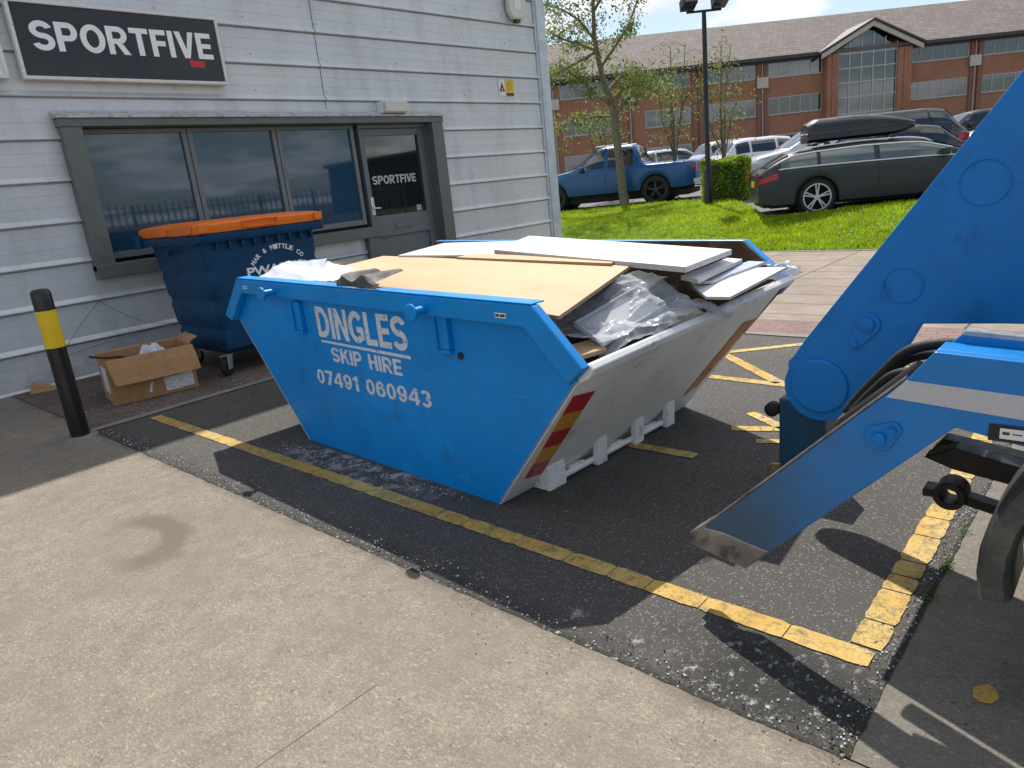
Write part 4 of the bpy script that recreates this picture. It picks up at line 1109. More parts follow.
# grimy lower stretch, a doubler plate 3 mm proud, then the scraped steel shoe
sh = MB(); sh.prism([(1.20, .235), (1.148, .319), (1.067, .319), (.985, .304), (.90, .290), (.945, .24), (.99, .197)], 'x', NX - .004 + OX, NX + .04 + OX)
sh.build('steel_shoe', MAT['steel'], arm, bevel=.005)
sh = MB(); sh.prism([(1.232, .252), (1.15, .322), (1.13, .318), (1.18, .24)], 'x', NX + .041 + OX, NX + .11 + OX); sh.build('shoe_ear', MAT['steel'], arm, bevel=.004)
sh = MB(); sh.prism([(1.148, .3195), (.505, .956), (.507, .961), (1.15, .325)], 'x', NX + .002 + OX, NX + .034 + OX); sh.build('edge_highlight', MAT['steel'], arm)  # thin bright strip that draws the highlight along the arm's top edge
lp([(.553, .897), (.503, .953), (.228, .940), (-1.5, .90), (-1.5, .835), (.223, .875)], NX - .0025, NX - .0005, 'reflective_stripe', MAT['reflect'], arm, 0)
m = MB()
c1, c2 = (.565, .770), (.530, .800)
def arc(c, r, a0, a1, n): return [(c[0] + r * math.cos(R(a0 + (a1 - a0) * k / n)), c[1] + r * math.sin(R(a0 + (a1 - a0) * k / n))) for k in range(n + 1)]
pear = arc(c1, .042, 229, 409, 14) + arc(c2, .024, 49, 229, 10)
m.prism(pear, 'x', NX - .008 + OX, NX - .001 + OX); m.build('pivot_plate', MAT['truckblue'], arm, bevel=.003)
m = MB(); m.lathe([(.018, 0), (.018, -.012), (.012, -.014)], (NX - .008 + OX, c1[0], c1[1]), 'x', 20); m.build('pivot_bolt', MAT['truckblue'], arm, smooth=40)
m = MB(); m.lathe([(.010, 0), (.010, -.010)], (NX - .008 + OX, c2[0], c2[1]), 'x', 14)
m.build('pivot_bolt', MAT['truckblue'], arm, smooth=40)
m = MB(); m.box(NX - .004 + OX, NX - .001 + OX, .19, .298, .808, .856, None); m.build('lamp_holder', MAT['black'], arm, bevel=.012)
m = MB(); m.box(NX - .006 + OX, NX - .0045 + OX, .203, .272, .818, .847); m.build('data_label', MAT['white'], arm)
m = MB(); m.box(NX - .0068 + OX, NX - .0061 + OX, .250, .266, .830, .838); m.box(NX - .0068 + OX, NX - .0061 + OX, .222, .244, .832, .835); m.build('label_print', MAT['gutter'], arm)
# beam top, inner web and far flange of the near arm
m = MB()
m.prism([(.436, 1.041), (.235, 1.030), (-1.6, .99), (-1.6, .975), (.235, 1.015), (.445, 1.027)], 'x', NX + .036 + OX, NX + .13 + OX)
m.prism([(.455, 1.0), (.40, 1.062), (.235, 1.052), (-1.6, 1.012), (-1.6, .80), (.3, .82)], 'x', NX + .131 + OX, NX + .15 + OX)
m.build('beam_flange', MAT['truckblue'], arm, bevel=.004)
m = MB(); m.prism([(.40, 1.062), (.39, 1.074), (.235, 1.064), (-1.6, 1.024), (-1.6, 1.012), (.235, 1.052)], 'x', NX + .131 + OX, NX + .17 + OX); m.build('flange_edge', MAT['galv'], arm)

# far arm: broad plate with weld pads
def arc(c, r, a0, a1, n): return [(c[0] + r * math.cos(R(a0 + (a1 - a0) * k / n)), c[1] + r * math.sin(R(a0 + (a1 - a0) * k / n))) for k in range(n + 1)]
PC = (1.088, .578)
poly = arc(PC, .158, -129, 31, 14) [::1]
farpoly = [(.747, .772), (.69, .893), (.355, .911), (-1.2, .93), (-1.2, 2.9), (-.1, 2.55), (.423, 1.800), (1.150, .800), (1.205, .715), (1.228, .69)] + arc(PC, .158, 28, -122, 14)
farm = lp(farpoly, FXX, FXX + .05, 'lifting_arm', MAT['truckblue'], bevel=.005)
def pad(c, r, w=.012, h=.006):
    q = MB(); q.lathe([(r - w, 0), (r - w * .8, -h), (r - w * .2, -h), (r, 0)], (FXX + OX - .0005, c[0], c[1]), 'x', 48); return q
m = MB()
m.lathe([(.124, 0), (.124, -.012), (.117, -.017), (0, -.017)], (FXX + OX, PC[0] - .002, PC[1] + .01), 'x', 48); m.build('pivot_boss', MAT['truckblue'], farm, smooth=30)
for c, r in (((.766, 1.049), .076), ((.512, 1.431), .086)):
    m = MB(); m.lathe([(r - .008, .001), (r - .006, -.005), (r - .002, -.005), (r, .001)], (FXX + OX, c[0], c[1]), 'x', 48, closed=True); m.build('weld_pad', MAT['truckblue'], farm, smooth=40)
m = MB(); c1, c2 = (.893, .880), (.940, .797); pear = arc(c1, .052, 29.5, 209.5, 14) + arc(c2, .026, 209.5, 389.5, 10)
m.prism(pear, 'x', FXX - .010 + OX, FXX - .001 + OX); m.build('pivot_plate', MAT['truckblue'], farm, bevel=.003)
m = MB(); m.lathe([(.030, 0), (.030, -.012), (.024, -.014)], (FXX - .010 + OX, *c1), 'x', 24); m.build('pivot_bolt', MAT['truckblue'], farm, smooth=30)
m = MB(); m.lathe([(.014, 0), (.014, -.010)], (FXX - .010 + OX, *c2), 'x', 16)
m.build('pivot_bolt', MAT['truckblue'], farm, smooth=30)
lp([(.47, .770), (.735, .500), (.750, .515), (.485, .785)], NX + .20, FXX - .012, 'shade_plate', MAT['legblue'], lorry, .004)  # added plate, hidden behind the near arm, to shade the concrete
lp([(.475, .790), (.475, .84), (.455, .84), (.455, .775)], NX + .20, FXX - .012, 'shade_plate_rib', MAT['legblue'], lorry, .003)  # rib on the added shading plate, also out of view
# stabiliser leg
m = MB(); m.box(3.28 + OX, 3.46 + OX, 1.10, 1.325, .031, .46); leg = m.build('stabiliser_leg', MAT['legblue'], lorry, bevel=.01)
m = MB(); m.box(3.26 + OX, 3.48 + OX, 1.10, 1.345, .005, .03); m.build('foot_plate', MAT['darkmetal'], leg, bevel=.005)
m = MB(); m.tube([(3.24 + OX, 1.33, .03), (3.24 + OX, 1.362, .08), (3.24 + OX, 1.345, .125), (3.24 + OX, 1.30, .13)], .007, 8); m.build('foot_handle', MAT['chevrust'], leg)
m = MB(); m.lathe([(.022, -.03), (.036, -.02), (.036, .02), (.022, .03)], (3.30 + OX, 1.362, .394), 'x', 20); m.build('rubber_buffer', MAT['rubber'], leg, smooth=40)
# dark rams, hoses and chains between the arms
m = MB()
m.tube([(2.36 + OX, .735, .70), (2.36 + OX, .50, .93)], .035, 14); m.tube([(2.50 + OX, .76, .66), (2.52 + OX, .50, .90)], .035, 14)
m.prism([(.70, .70), (.50, .93), (.40, .90), (.55, .72)], 'x', 2.24 + OX, 2.28 + OX)
m.build('lift_ram', MAT['darkmetal'], lorry, smooth=40)
def hose(pts, r, name='hydraulic_hose', mat='rubber'):
    P_ = [Vector((x + OX, y, z)) for x, y, z in pts]; out = []
    for i in range(len(P_) - 1):
        p0, p1, p2, p3 = P_[max(i - 1, 0)], P_[i], P_[i + 1], P_[min(i + 2, len(P_) - 1)]
        for k in range(6):
            t = k / 6; out.append(.5 * ((2 * p1) + (p2 - p0) * t + (2 * p0 - 5 * p1 + 4 * p2 - p3) * t * t + (3 * p1 - p0 - 3 * p2 + p3) * t ** 3))
    out.append(P_[-1])
    return MB().tube(out, r, 12).build(name, MAT[mat], lorry, smooth=50)
hose([(2.6, .80, .675), (2.6, .76, .735), (2.6, .70, .815), (2.6, .615, .915), (2.6, .528, .950), (2.6, .457, .954), (2.6, .40, .940), (2.6, .37, .932)], .018)
hose([(2.66, .80, .66), (2.66, .72, .75), (2.66, .64, .86), (2.64, .57, .90), (2.62, .50, .91), (2.62, .42, .89), (2.62, .30, .85)], .017)
hose([(2.54, .76, .70), (2.54, .70, .78), (2.52, .62, .86), (2.5, .5, .88), (2.5, .3, .86)], .016)
hose([(2.6, .382, .935), (2.6, .366, .931)], .025, 'hose_collar', 'red')
hose([(2.6, .362, .930), (2.6, .318, .918)], .020, 'hose_fitting', 'galv')
hose([(2.6, .314, .917), (2.6, .20, .885), (2.6, -.4, .80)], .024, 'hose_fitting', 'darkmetal')
# chassis rails, axle gear, deck, wheels, mudguards
m = MB()
m.prism([(.56, .50), (.52, .555), (.10, .50), (-5.8, .78), (-5.8, .60), (-.1, .42), (.20, .40)], 'x', 2.78 + OX, 2.86 + OX); m.prism([(.4, .62), (-5.8, .80), (-5.8, .62), (.2, .44)], 'x', 3.55 + OX, 3.63 + OX)
m.box(2.6 + OX, 3.55 + OX, .10, .18, .47, .6); m.box(2.3 + OX, 4.1 + OX, -.32, -.18, .42, .56)
m.build('chassis', MAT['darkmetal'], lorry, bevel=.006)
m = MB(); m.lathe([(.028, -.05), (.052, -.05), (.052, .05), (.028, .05)], (2.74 + OX, .475, .372), 'x', 24, closed=True)
m.box(2.72 + OX, 2.80 + OX, .515, .565, .345, .375); m.prism([(.44, .375), (.44, .34), (-.2, .22), (-.2, .26)], 'x', 2.72 + OX, 2.78 + OX); m.prism([(.55, .53), (.46, .58), (.0, .50), (.0, .44), (.46, .50)], 'x', 2.64 + OX, 2.72 + OX)
m.build('tow_eye', MAT['darkmetal'], lorry, bevel=.004)
m = MB(); m.box(2.30 + OX, 4.05 + OX, -5.8, -.25, .86, .93); m.build('deck', MAT['truckblue'], lorry, bevel=.01)
def mudguard(x0, x1):
    q = MB(); rg_ = []
    for k in range(25):
        a = R(-9 + 179 * k / 24); t = .080 if k < 23 else .06
        def pt(r): return (-.42 + r * math.cos(a), .44 + (r - .12) * math.sin(a))
        (yo, zo), (yi, zi) = pt(.715), pt(.715 - t); (ym, zm), (yn, zn) = pt(.70), pt(.715 - t + .015)
        rg_.append([(x0 + OX + .02, yo, zo), (x1 + OX - .02, yo, zo), (x1 + OX, ym, zm), (x1 + OX, yn, zn), (x1 + OX - .02, yi, zi), (x0 + OX + .02, yi, zi), (x0 + OX, yn, zn), (x0 + OX, ym, zm)])
    q.rings(rg_)
    return q.build('mudguard', MAT['mudgrey'], lorry, smooth=50)
mudguard(2.10, 2.36); mudguard(3.9, 4.2)
def lorry_wheel(x, y):
    q = MB(); q.lathe([(.26, -.13), (.40, -.14), (.45, -.11), (.465, -.05), (.465, .05), (.45, .11), (.40, .14), (.26, .13)], (x + OX, y, .465), 'x', 40)
    w = q.build('wheel', MAT['rubber'], lorry, smooth=35)
    q = MB(); q.lathe([(.26, -.12), (.24, -.06), (.10, -.05), (.09, -.11), (0, -.115)], (x + OX, y, .465), 'x', 28); q.build('rim', MAT['truckgrime'], w, smooth=35)
for x in (2.22, 4.0):
    for y in (-.30, -4.7): lorry_wheel(x, y)
# cab
m = MB(); m.prism([(-4.0, .55), (-4.0, 2.55), (-4.25, 2.75), (-5.6, 2.72), (-5.95, 1.6), (-6.0, .55)], 'x', 2.10 + OX, 4.15 + OX); cab = m.build('cab', MAT['truckblue'], lorry, bevel=.06, seg=3)
m = MB(); m.prism([(-4.7, 1.65), (-4.7, 2.45), (-5.5, 2.45), (-5.75, 1.65)], 'x', 2.09 + OX, 2.099 + OX); m.build('side_window', MAT['carglass'], cab)

# ------------------------------------------------------------------ cars
def interp(pts, x):
    if x <= pts[0][0]: return pts[0][1]
    for (a, fa), (b, fb) in zip(pts, pts[1:]):
        if x <= b:
            t = (x - a) / (b - a); return fa + (fb - fa) * t
    return pts[-1][1]
def smooth_interp(pts, x, h=.10):
    return (interp(pts, x - h) + 2 * interp(pts, x) + interp(pts, x + h) + interp(pts, x - h / 2) + interp(pts, x + h / 2)) / 6
def make_car(name, label, cat, loc, rotz, paint, L, W, prof, belt, wheels, Rw, panes, screens, spokes=True, rim='alloy', glass='carglass', group=None, chrome=False, bed=None, light_z=(.72, .86), front_lights=True, rails=False, sill=.24, detail=True, plate=None, tail_len=.36):
    """x forward from the tail, y left, z up; prof and belt are height curves along x"""
    root = thing(name, label, cat, loc, rotz, group)
    xs = sorted(set(list(np.round(np.linspace(0, L, 70), 4)) + [w + s * t for w in wheels for s in (-1, 1) for t in np.linspace(0, Rw + .075, 12)]))
    xs = [x for x in xs if 0 <= x <= L]
    Ra = Rw + .06
    def plan(x):
        a, b = max(0, (.55 - x) / .55), max(0, (x - (L - .85)) / .85)
        return W / 2 * (1 - .12 * a ** 2.2 - .22 * b ** 2.2)
    def sec(x):
        zt = smooth_interp(prof, x); zl = min(smooth_interp(belt, x), zt - .03); w = plan(x)
        e = max(0, (.3 - x) / .3, (x - L + .4) / .4)
        zb = sill + .06 * e
        for wx in wheels:
            if abs(x - wx) < Ra: zb = max(zb, Rw + math.sqrt(max(0, Ra * Ra - (x - wx) ** 2)))
        zb = min(zb, zl - .05)
        g = zt - zl; wr = w - .045 - g * .42
        k = min(1, g / .3)
        P_ = [(w - .03, zb), (w, zb + .28 * (zl - zb)), (w + .004, zb + .62 * (zl - zb)), (w - .012, zl - .03), (w - .045, zl),
              ((w - .045 + wr) / 2 + .018 * k, zl + g * .5), (wr, zt - .055 * k - .004), (wr - .07, zt - .014 * k), (wr * .55, zt + .004), (0, zt + .012)]
        return P_
    m_ = MB(); rings = []
    for x in xs:
        h = sec(x); rings.append([(x, y, z) for y, z in h] + [(x, -y, z) for y, z in h[-2::-1]])
    n = len(rings[0]); vs = [p for r in rings for p in r]
    m_.add(vs, [(i * n + k, i * n + k + 1, (i + 1) * n + k + 1, (i + 1) * n + k) for i in range(len(xs) - 1) for k in range(n - 1)])
    b0 = len(vs)
    m_.f += [tuple(range(n)), tuple((len(xs) - 1) * n + k for k in range(n))[::-1]]; m_.m += [0, 0]
    body = m_.build('body', paint, root, smooth=35)
    m_ = MB(); m_.box(.25, L - .25, -W / 2 + .26, W / 2 - .26, .17, .62)
    for wx in wheels: m_.lathe([(Ra - .01, -W / 2 + .10), (Ra - .01, W / 2 - .10)], (wx, 0, Rw), 'y', 20)
    m_.box(.10, .5, -W / 2 + .12, W / 2 - .12, .20, .34); m_.build('underbody', MAT['underbody'], root)
    def side(x, t, off, s):
        h = sec(x); (y0, z0), (y1, z1), (y2, z2) = h[4], h[5], h[6]
        if t < .5: y, z = y0 + (y1 - y0) * t * 2, z0 + (z1 - z0) * t * 2
        else: y, z = y1 + (y2 - y1) * (t - .5) * 2, z1 + (z2 - z1) * (t - .5) * 2
        return (x, s * (y + off), z + off * .3)
    for x0, x1 in panes:
        for s in (-1, 1):
            q = MB(); q.grid(lambda u, v: side(x0 + (x1 - x0) * u, .10 + .78 * v, .006, s), 10, 6)
            q.build('side_window', MAT[glass], root, smooth=40)
    for x0, x1 in screens:
        def top(u, v):
            x = x0 + (x1 - x0) * u; h = sec(x); wr = h[6][0] - .05
            y = wr * (2 * v - 1); a = abs(y) / max(h[8][0], .01)
            z = h[9][1] + (h[8][1] - h[9][1]) * min(a, 1) + (0 if a < 1 else (h[7][1] - h[8][1]) * min(1, (abs(y) - h[8][0]) / max(h[7][0] - h[8][0], .01)))
            s_ = (smooth_interp(prof, x + .03) - smooth_interp(prof, x - .03)) / .06; nn = math.hypot(1, s_)
            return (x - s_ / nn * .008, y, z + .008 / nn)
        q = MB(); q.grid(top, 10, 10); q.build('windscreen' if x0 > L / 2 else 'rear_window', MAT['carglass'], root, smooth=40)
    if chrome:
        q = MB()
        xa, xb = panes[0][0] - .04, panes[-1][1] + .05
        for s in (-1, 1):
            q.tube([side(x, .05, .010, s) for x in np.linspace(xa, xb, 24)], .014, 6); q.tube([side(x, .93, .010, s) for x in np.linspace(xa, xb - .02, 24)], .015, 6)
        q.build('chrome_trim', MAT['chrome'], root, smooth=40)
    if rails:
        q = MB()
        for s in (-1, 1):
            q.tube([(x, s * (sec(x)[7][0] - .0), sec(x)[7][1] + .035 - .05 * (abs(x - 1.9) / 1.3) ** 6) for x in np.linspace(.62, 3.15, 18)], .014, 6)
        q.build('roof_rail', MAT['chrome'], root, smooth=40)
    def patch(x0, x1, i, f0, f1, off, s):
        def fn(u, v):
            x = x0 + (x1 - x0) * u; h = sec(x); f_ = f0 + (f1 - f0) * v
            a, b = h[i], h[i + 1]; return (x, s * (a[0] + (b[0] - a[0]) * f_ + off), a[1] + (b[1] - a[1]) * f_)
        return fn
    z0, z1 = light_z
    for s in (-1, 1):
        q = MB(); q.grid(patch(.005, tail_len, 2, .40, .95, .010, s), 5, 3)
        yw = sec(0)[2][0]; ya, yb = sorted((s * yw, s * (yw - .34))); q.box(-.012, .01, ya, yb, z0, z1)
        q.build('tail_light', MAT['lamp_red'], root, smooth=40)
        if front_lights:
            q = MB(); q.grid(patch(L - .5, L - .03, 2, .25, .95, .008, s), 6, 3)
            yw = sec(L)[2][0]; ya, yb = sorted((s * yw, s * (yw - .28))); q.box(L - .01, L + .012, ya, yb, .58, .70); q.build('headlight', MAT['lamp_clear'], root, smooth=40)
    if detail:
        for x in ((panes[0][1] + panes[1][0]) / 2 - .02, panes[-1][0] + .10) if len(panes) > 1 else ():
            for s in (-1, 1):
                h = sec(x); yy = s * (h[3][0] + .012); q = MB(); q.box(x - .10, x + .10, min(yy, yy - s * .03), max(yy, yy - s * .03), h[3][1] - .10, h[3][1] - .07); q.build('door_handle', paint, root, bevel=.008)
        xm = panes[-1][1] - .15
        for s in (-1, 1):
            h = sec(xm); y0 = s * (h[4][0] - .01); y1 = s * (h[4][0] + .19); q = MB(); q.box(xm - .06, xm + .08, min(y0, y1), max(y0, y1), h[4][1] + .02, h[4][1] + .15); q.build('wing_mirror', paint, root, bevel=.03, seg=3)
        q = MB()
        for s in (-1, 1):
            for x in (panes[-1][0] - .03, panes[0][1] + .06)[:len(panes)]:
                h = sec(x); q.tube([(x, s * (y_ + .001), z_) for y_, z_ in h[1:5]], .004, 4)
        q.build('door_gap', MAT['underbody'], root)
    if bed:
        q = MB(); xa, xb = bed; q.box(xa, xb, -W / 2 + .12, W / 2 - .12, sec((xa + xb) / 2)[9][1] + .004, sec((xa + xb) / 2)[9][1] + .02); q.build('bed_cover', MAT['black'], root, bevel=.005)
    if plate:
        q = MB(); q.box(-.02, -.004, -.26, .26, .60, .71); q.build('number_plate', MAT[plate], root)
    for wx in wheels:
        for s in (-1, 1):
            yo = s * (W / 2 - .115)
            q = MB(); q.lathe([(Rw * .74, -.100), (Rw * .93, -.108), (Rw, -.08), (Rw, .08), (Rw * .93, .108), (Rw * .74, .100)], (wx, yo, Rw), 'y', 36, closed=True); w_ = q.build('wheel', MAT['tyre'], root, smooth=40)
            q = MB(); oy_ = yo + s * .085
            q.lathe([(Rw * .78, .012), (Rw * .78, -.02), (Rw * .71, -.02), (Rw * .71, .012)], (wx, oy_, Rw), 'y', 36, closed=True)
            q.lathe([(.055, -.012), (.055, .012), (.03, .016), (0, .016)], (wx, oy_, Rw), 'y', 16)
            for k in range(5):
                for d_ in (-.16, .16):
                    a = 2 * math.pi * k / 5 + .3; c0 = Vector((wx + .05 * math.cos(a + d_), oy_, Rw + .05 * math.sin(a + d_))); c1_ = Vector((wx + Rw * .73 * math.cos(a + d_ * .8), oy_, Rw + Rw * .73 * math.sin(a + d_ * .8)))
                    t_v = (c1_ - c0).normalized().cross(Vector((0, 1, 0))) * .013; yv = Vector((0, .012, 0))
                    q.hexa([c0 - t_v - yv, c1_ - t_v - yv, c1_ + t_v - yv, c0 + t_v - yv], [c0 - t_v + yv, c1_ - t_v + yv, c1_ + t_v + yv, c0 + t_v + yv])
            q.build('rim', MAT[rim], w_, smooth=40)
            q = MB(); q.lathe([(Rw * .74, 0), (0, 0)], (wx, yo + s * .02, Rw), 'y', 24); q.build('brake_disc', MAT['underbody'], w_)
    return root
def place(rearwheel, heading, lx, ly):
    """tail-centre origin so that local point (lx, ly) lands on the given ground point"""
    c, s = math.cos(heading), math.sin(heading)
    x, y = rearwheel[0] - (c * lx - s * ly), rearwheel[1] - (s * lx + c * ly)
    return (x, y, gz(rearwheel[0]) + .004)
EST = [(0, .86), (.04, .97), (.12, 1.05), (.62, 1.345), (1.0, 1.39), (1.9, 1.42), (2.7, 1.395), (3.0, 1.355), (3.86, 1.0), (4.4, .90), (4.72, .74), (4.78, .62)]
ESTB = [(0, .84), (.3, .99), (1.5, .985), (3.4, .955), (4.78, .7)]
EST = [(x, z * .905) for x, z in EST]; ESTB = [(x, z * .915) for x, z in ESTB]
h_est = R(-60)
est = make_car('estate_car', 'graphite estate car carrying a black roof box on the car park edge', 'car', place((14.68, 5.18), h_est, 1.08, -.83), h_est, MAT['c_grey'], 4.78, 1.86, EST, ESTB, (1.08, 3.92), .335,
               [(.42, 1.08), (1.15, 2.10), (2.20, 3.42)], [(.14, .58), (3.02, 3.80)], chrome=True, rails=True, light_z=(.77, .88), plate='signyellow', glass='carglass_lite')
# roof bars belong to the car, the box rests on them
for x in (1.30, 2.45):
    m = MB(); m.box(x - .03, x + .03, -.62, .62, 1.335, 1.36)
    for s in (-1, 1): m.box(x - .05, x + .05, min(s * .55, s * .66), max(s * .55, s * .66), 1.26, 1.345)
    m.build('roof_bar', MAT['black'], est, bevel=.008)
c, s_ = math.cos(h_est), math.sin(h_est)
rb = thing('roof_box', 'long black roof box strapped on top of the graphite estate car', 'roof box', (est.location.x + c * .98, est.location.y + s_ * .98, est.location.z + 1.363), h_est)
def shell(z_lo, z_hi):
    q = MB(); rings = []
    for k in range(25):
        x = 1.98 * k / 24; t = x / 1.98
        top = .44 * (1 - max(0, (t - .38) / .62) ** 2 * .50) * min(1, (.80 + t * 2.4)) ; wd = .44 * (1 - .35 * max(0, (t - .6) / .4) ** 2) * min(1, .93 + t * 2)
        bot = .0 + .10 * max(0, (t - .75) / .25) ** 2
        mid = .13 + .02 * t; lo, hi = (bot, mid) if z_hi is None else (mid + .006, max(top, mid + .03))
        r = []
        if z_hi is None: r = [(x, -wd * .82, lo), (x, -wd, lo + .05), (x, -wd, hi), (x, wd, hi), (x, wd, lo + .05), (x, wd * .82, lo)]
        else: r = [(x, -wd, lo), (x, -wd * .97, lo + (hi - lo) * .55), (x, -wd * .80, lo + (hi - lo) * .88), (x, -wd * .4, hi), (x, wd * .4, hi), (x, wd * .80, lo + (hi - lo) * .88), (x, wd * .97, lo + (hi - lo) * .55), (x, wd, lo)]
        rings.append(r)
    q.rings(rings); return q
shell(0, None).build('lower_shell', MAT['roofbox'], rb, smooth=45)
shell(0, 1).build('lid', MAT['roofbox'], rb, smooth=45)
m = MB(); m.box(-.004, .002, -.06, .06, .16, .22); m.box(1.90, 1.97, -.285, -.27, .135, .155); m.build('badge', MAT['alloy'], rb)

PK = [(0, 1.05), (.03, 1.14), (1.50, 1.16), (1.62, 1.30), (1.75, 1.74), (2.0, 1.80), (2.9, 1.79), (3.75, 1.20), (4.9, 1.06), (5.25, .95), (5.36, .72)]
PKB = [(0, 1.06), (1.6, 1.10), (3.5, 1.12), (5.36, .8)]
hp = R(110)
pk = make_car('pickup_truck', 'blue double cab pickup truck parked behind the young tree', 'pickup', place((19.43, 11.58), hp, 1.18, .80), hp, MAT['c_blue'], 5.36, 1.90, PK, PKB, (1.18, 4.40), .40,
              [(1.86, 2.62), (2.74, 3.58)], [(1.56, 1.76), (3.0, 3.72)], rim='darkrim', bed=None, light_z=(.80, 1.08), sill=.42, tail_len=.10)
m = MB(); m.box(-.14, .06, -.86, .86, .48, .62); m.build('rear_bumper', MAT['c_silver'], pk, bevel=.02)
m = MB(); m.box(2.0, 3.0, -.62, -.58, 1.80, 1.835); m.box(2.0, 3.0, .58, .62, 1.80, 1.835); m.build('roof_rail', MAT['c_silver'], pk, bevel=.008)

SUV = [(0, .95), (.05, 1.1), (.25, 1.2), (.55, 1.62), (1.0, 1.68), (2.4, 1.68), (2.8, 1.62), (3.55, 1.12), (4.3, 1.0), (4.55, .85), (4.62, .65)]
SUVB = [(0, 1.0), (1, 1.08), (3.3, 1.06), (4.62, .8)]
HAT = [(0, .88), (.05, 1.0), (.15, 1.05), (.50, 1.42), (.9, 1.49), (2.0, 1.50), (2.5, 1.44), (3.3, 1.0), (4.0, .88), (4.25, .72), (4.3, .6)]
HATB = [(0, .95), (1, 1.0), (3, .96), (4.3, .7)]
def suv(name, label, front, heading, paint, group='cars parked in front of the brick offices', k=1.0, tail=False, kind='suv', h=0):
    P_, B_, L_, wl = (SUV, SUVB, 4.62, (.92, 3.70)) if kind == 'suv' else (HAT, HATB, 4.3, (.78, 3.40))
    P_ = [(x, z + (h if z > 1.15 else h * .5)) for x, z in P_]; B_ = [(x, z + h * .5) for x, z in B_]
    loc = place(front, heading, 0 if tail else L_, 0)
    return make_car(name, label, 'car', loc, heading, MAT[paint], L_, 1.84, P_, B_, wl, .35, [(.50, 1.0), (1.08, 1.95), (2.05, 3.05)], [(.22, .55), (2.82, 3.5)] if kind == 'suv' else [(.16, .5), (2.55, 3.25)],
                    group=group, light_z=(.85, 1.0), chrome=False)
suv('parked_car', 'silver SUV facing the lamp post, just right of the clipped hedge', (20.75, 9.45), R(128), 'c_silver')
suv('parked_car', 'dark hatchback tucked between the silver SUV and the graphite estate', (17.3, 7.45), R(126), 'c_dark', kind='hatch', h=-.05)
suv('parked_car', 'white hatchback with red tail light showing above the hedge', (25.2, 12.55), R(-44), 'c_white', tail=True, kind='hatch', h=.10)
suv('parked_car', 'pale grey car with dark windows just behind the lamp post', (28.6, 15.2), R(-40), 'c_silver', tail=True)
suv('parked_car', 'silver roofed car seen over the load bed of the blue pickup', (30.0, 19.2), R(-46), 'c_silver', tail=True, kind='hatch', h=.12)
suv('parked_car', 'black SUV right behind the nose of the graphite estate', (23.7, 4.75), R(133), 'c_dark', tail=True, h=.06)
suv('parked_car', 'pale gold car at the right, partly hidden by the blue lorry arm', (28.4, 5.6), R(120), 'c_cream', kind='hatch')
suv('parked_car', 'dark grey car behind the pale gold car at the right', (33.5, 8.0), R(125), 'c_grey', kind='suv')

# ------------------------------------------------------------------ lamp post, hedge, trees
lx, ly_ = 17.37, 8.83; lz = gz(lx)
LH = 4.60
lampp = thing('lamp_post', 'black car park lamp post with two floodlight heads beside the hedge', 'lamp post', (lx, ly_, lz))
m = MB(); m.lathe([(.10, 0), (.10, .9), (.065, .95), (.055, LH - .3), (.05, LH)], (0, 0, 0), n=16); m.build('pole', MAT['lampblack'], lampp, smooth=40)
rx, ry = .688, -.726
m = MB(); m.tube([(-.42 * rx, -.42 * ry, LH), (.42 * rx, .42 * ry, LH)], .03, 8); m.build('crossbar', MAT['lampblack'], lampp)
for s in (-1, 1):
    Mx = Matrix.Translation((s * .38 * rx, s * .38 * ry, LH + .07)) @ Matrix.Rotation(math.atan2(ry, rx), 4, 'Z') @ Matrix.Rotation(R(-16), 4, 'X')
    m = MB(); m.box(-.17, .17, -.30, .12, 0, .24, Mx); h_ = m.build('floodlight', MAT['lampblack'], lampp, bevel=.02)
    m = MB(); m.box(-.14, .14, -.304, -.301, .03, .21, Mx); m.build('lens', MAT['glassdoor'], h_)

hg = thing('hedge', 'clipped lime green box hedge at the foot of the lamp post', 'hedge', (18.70, 8.98, gz(18.7)), math.atan2(-1.2, .4))
m = MB()
for _ in range(7000):
    f_ = random.random()
    u, v, w = random.uniform(-.60, .60), random.uniform(-.5, .5), random.uniform(.02, 1.08)
    k = random.choice('xyzz')
    if k == 'x': u = math.copysign(.60 - abs(random.gauss(0, .05)), u)
    elif k == 'y': v = math.copysign(.50 - abs(random.gauss(0, .05)), v)
    else: w = 1.08 - abs(random.gauss(0, .05)) + .06 * math.sin(7 * u + 4 * v)
    d_ = Vector((random.gauss(0, 1), random.gauss(0, 1), random.gauss(0, 1))).normalized(); e = d_.orthogonal().normalized(); q = d_.cross(e)
    p = Vector((u, v, w)); s = random.uniform(.02, .05); m.mi = 0 if random.random() < .6 else 1
    m.add([p - e * s, p + q * s * .5, p + e * s, p - q * s * .5], [(0, 1, 2, 3)])
m.build('foliage', [MAT['hedge1'], MAT['hedge2']], hg, fix=False)
m = MB(); m.box(-.48, .48, -.4, .4, 0, .95); m.build('stems', MAT['leaf3'], hg)

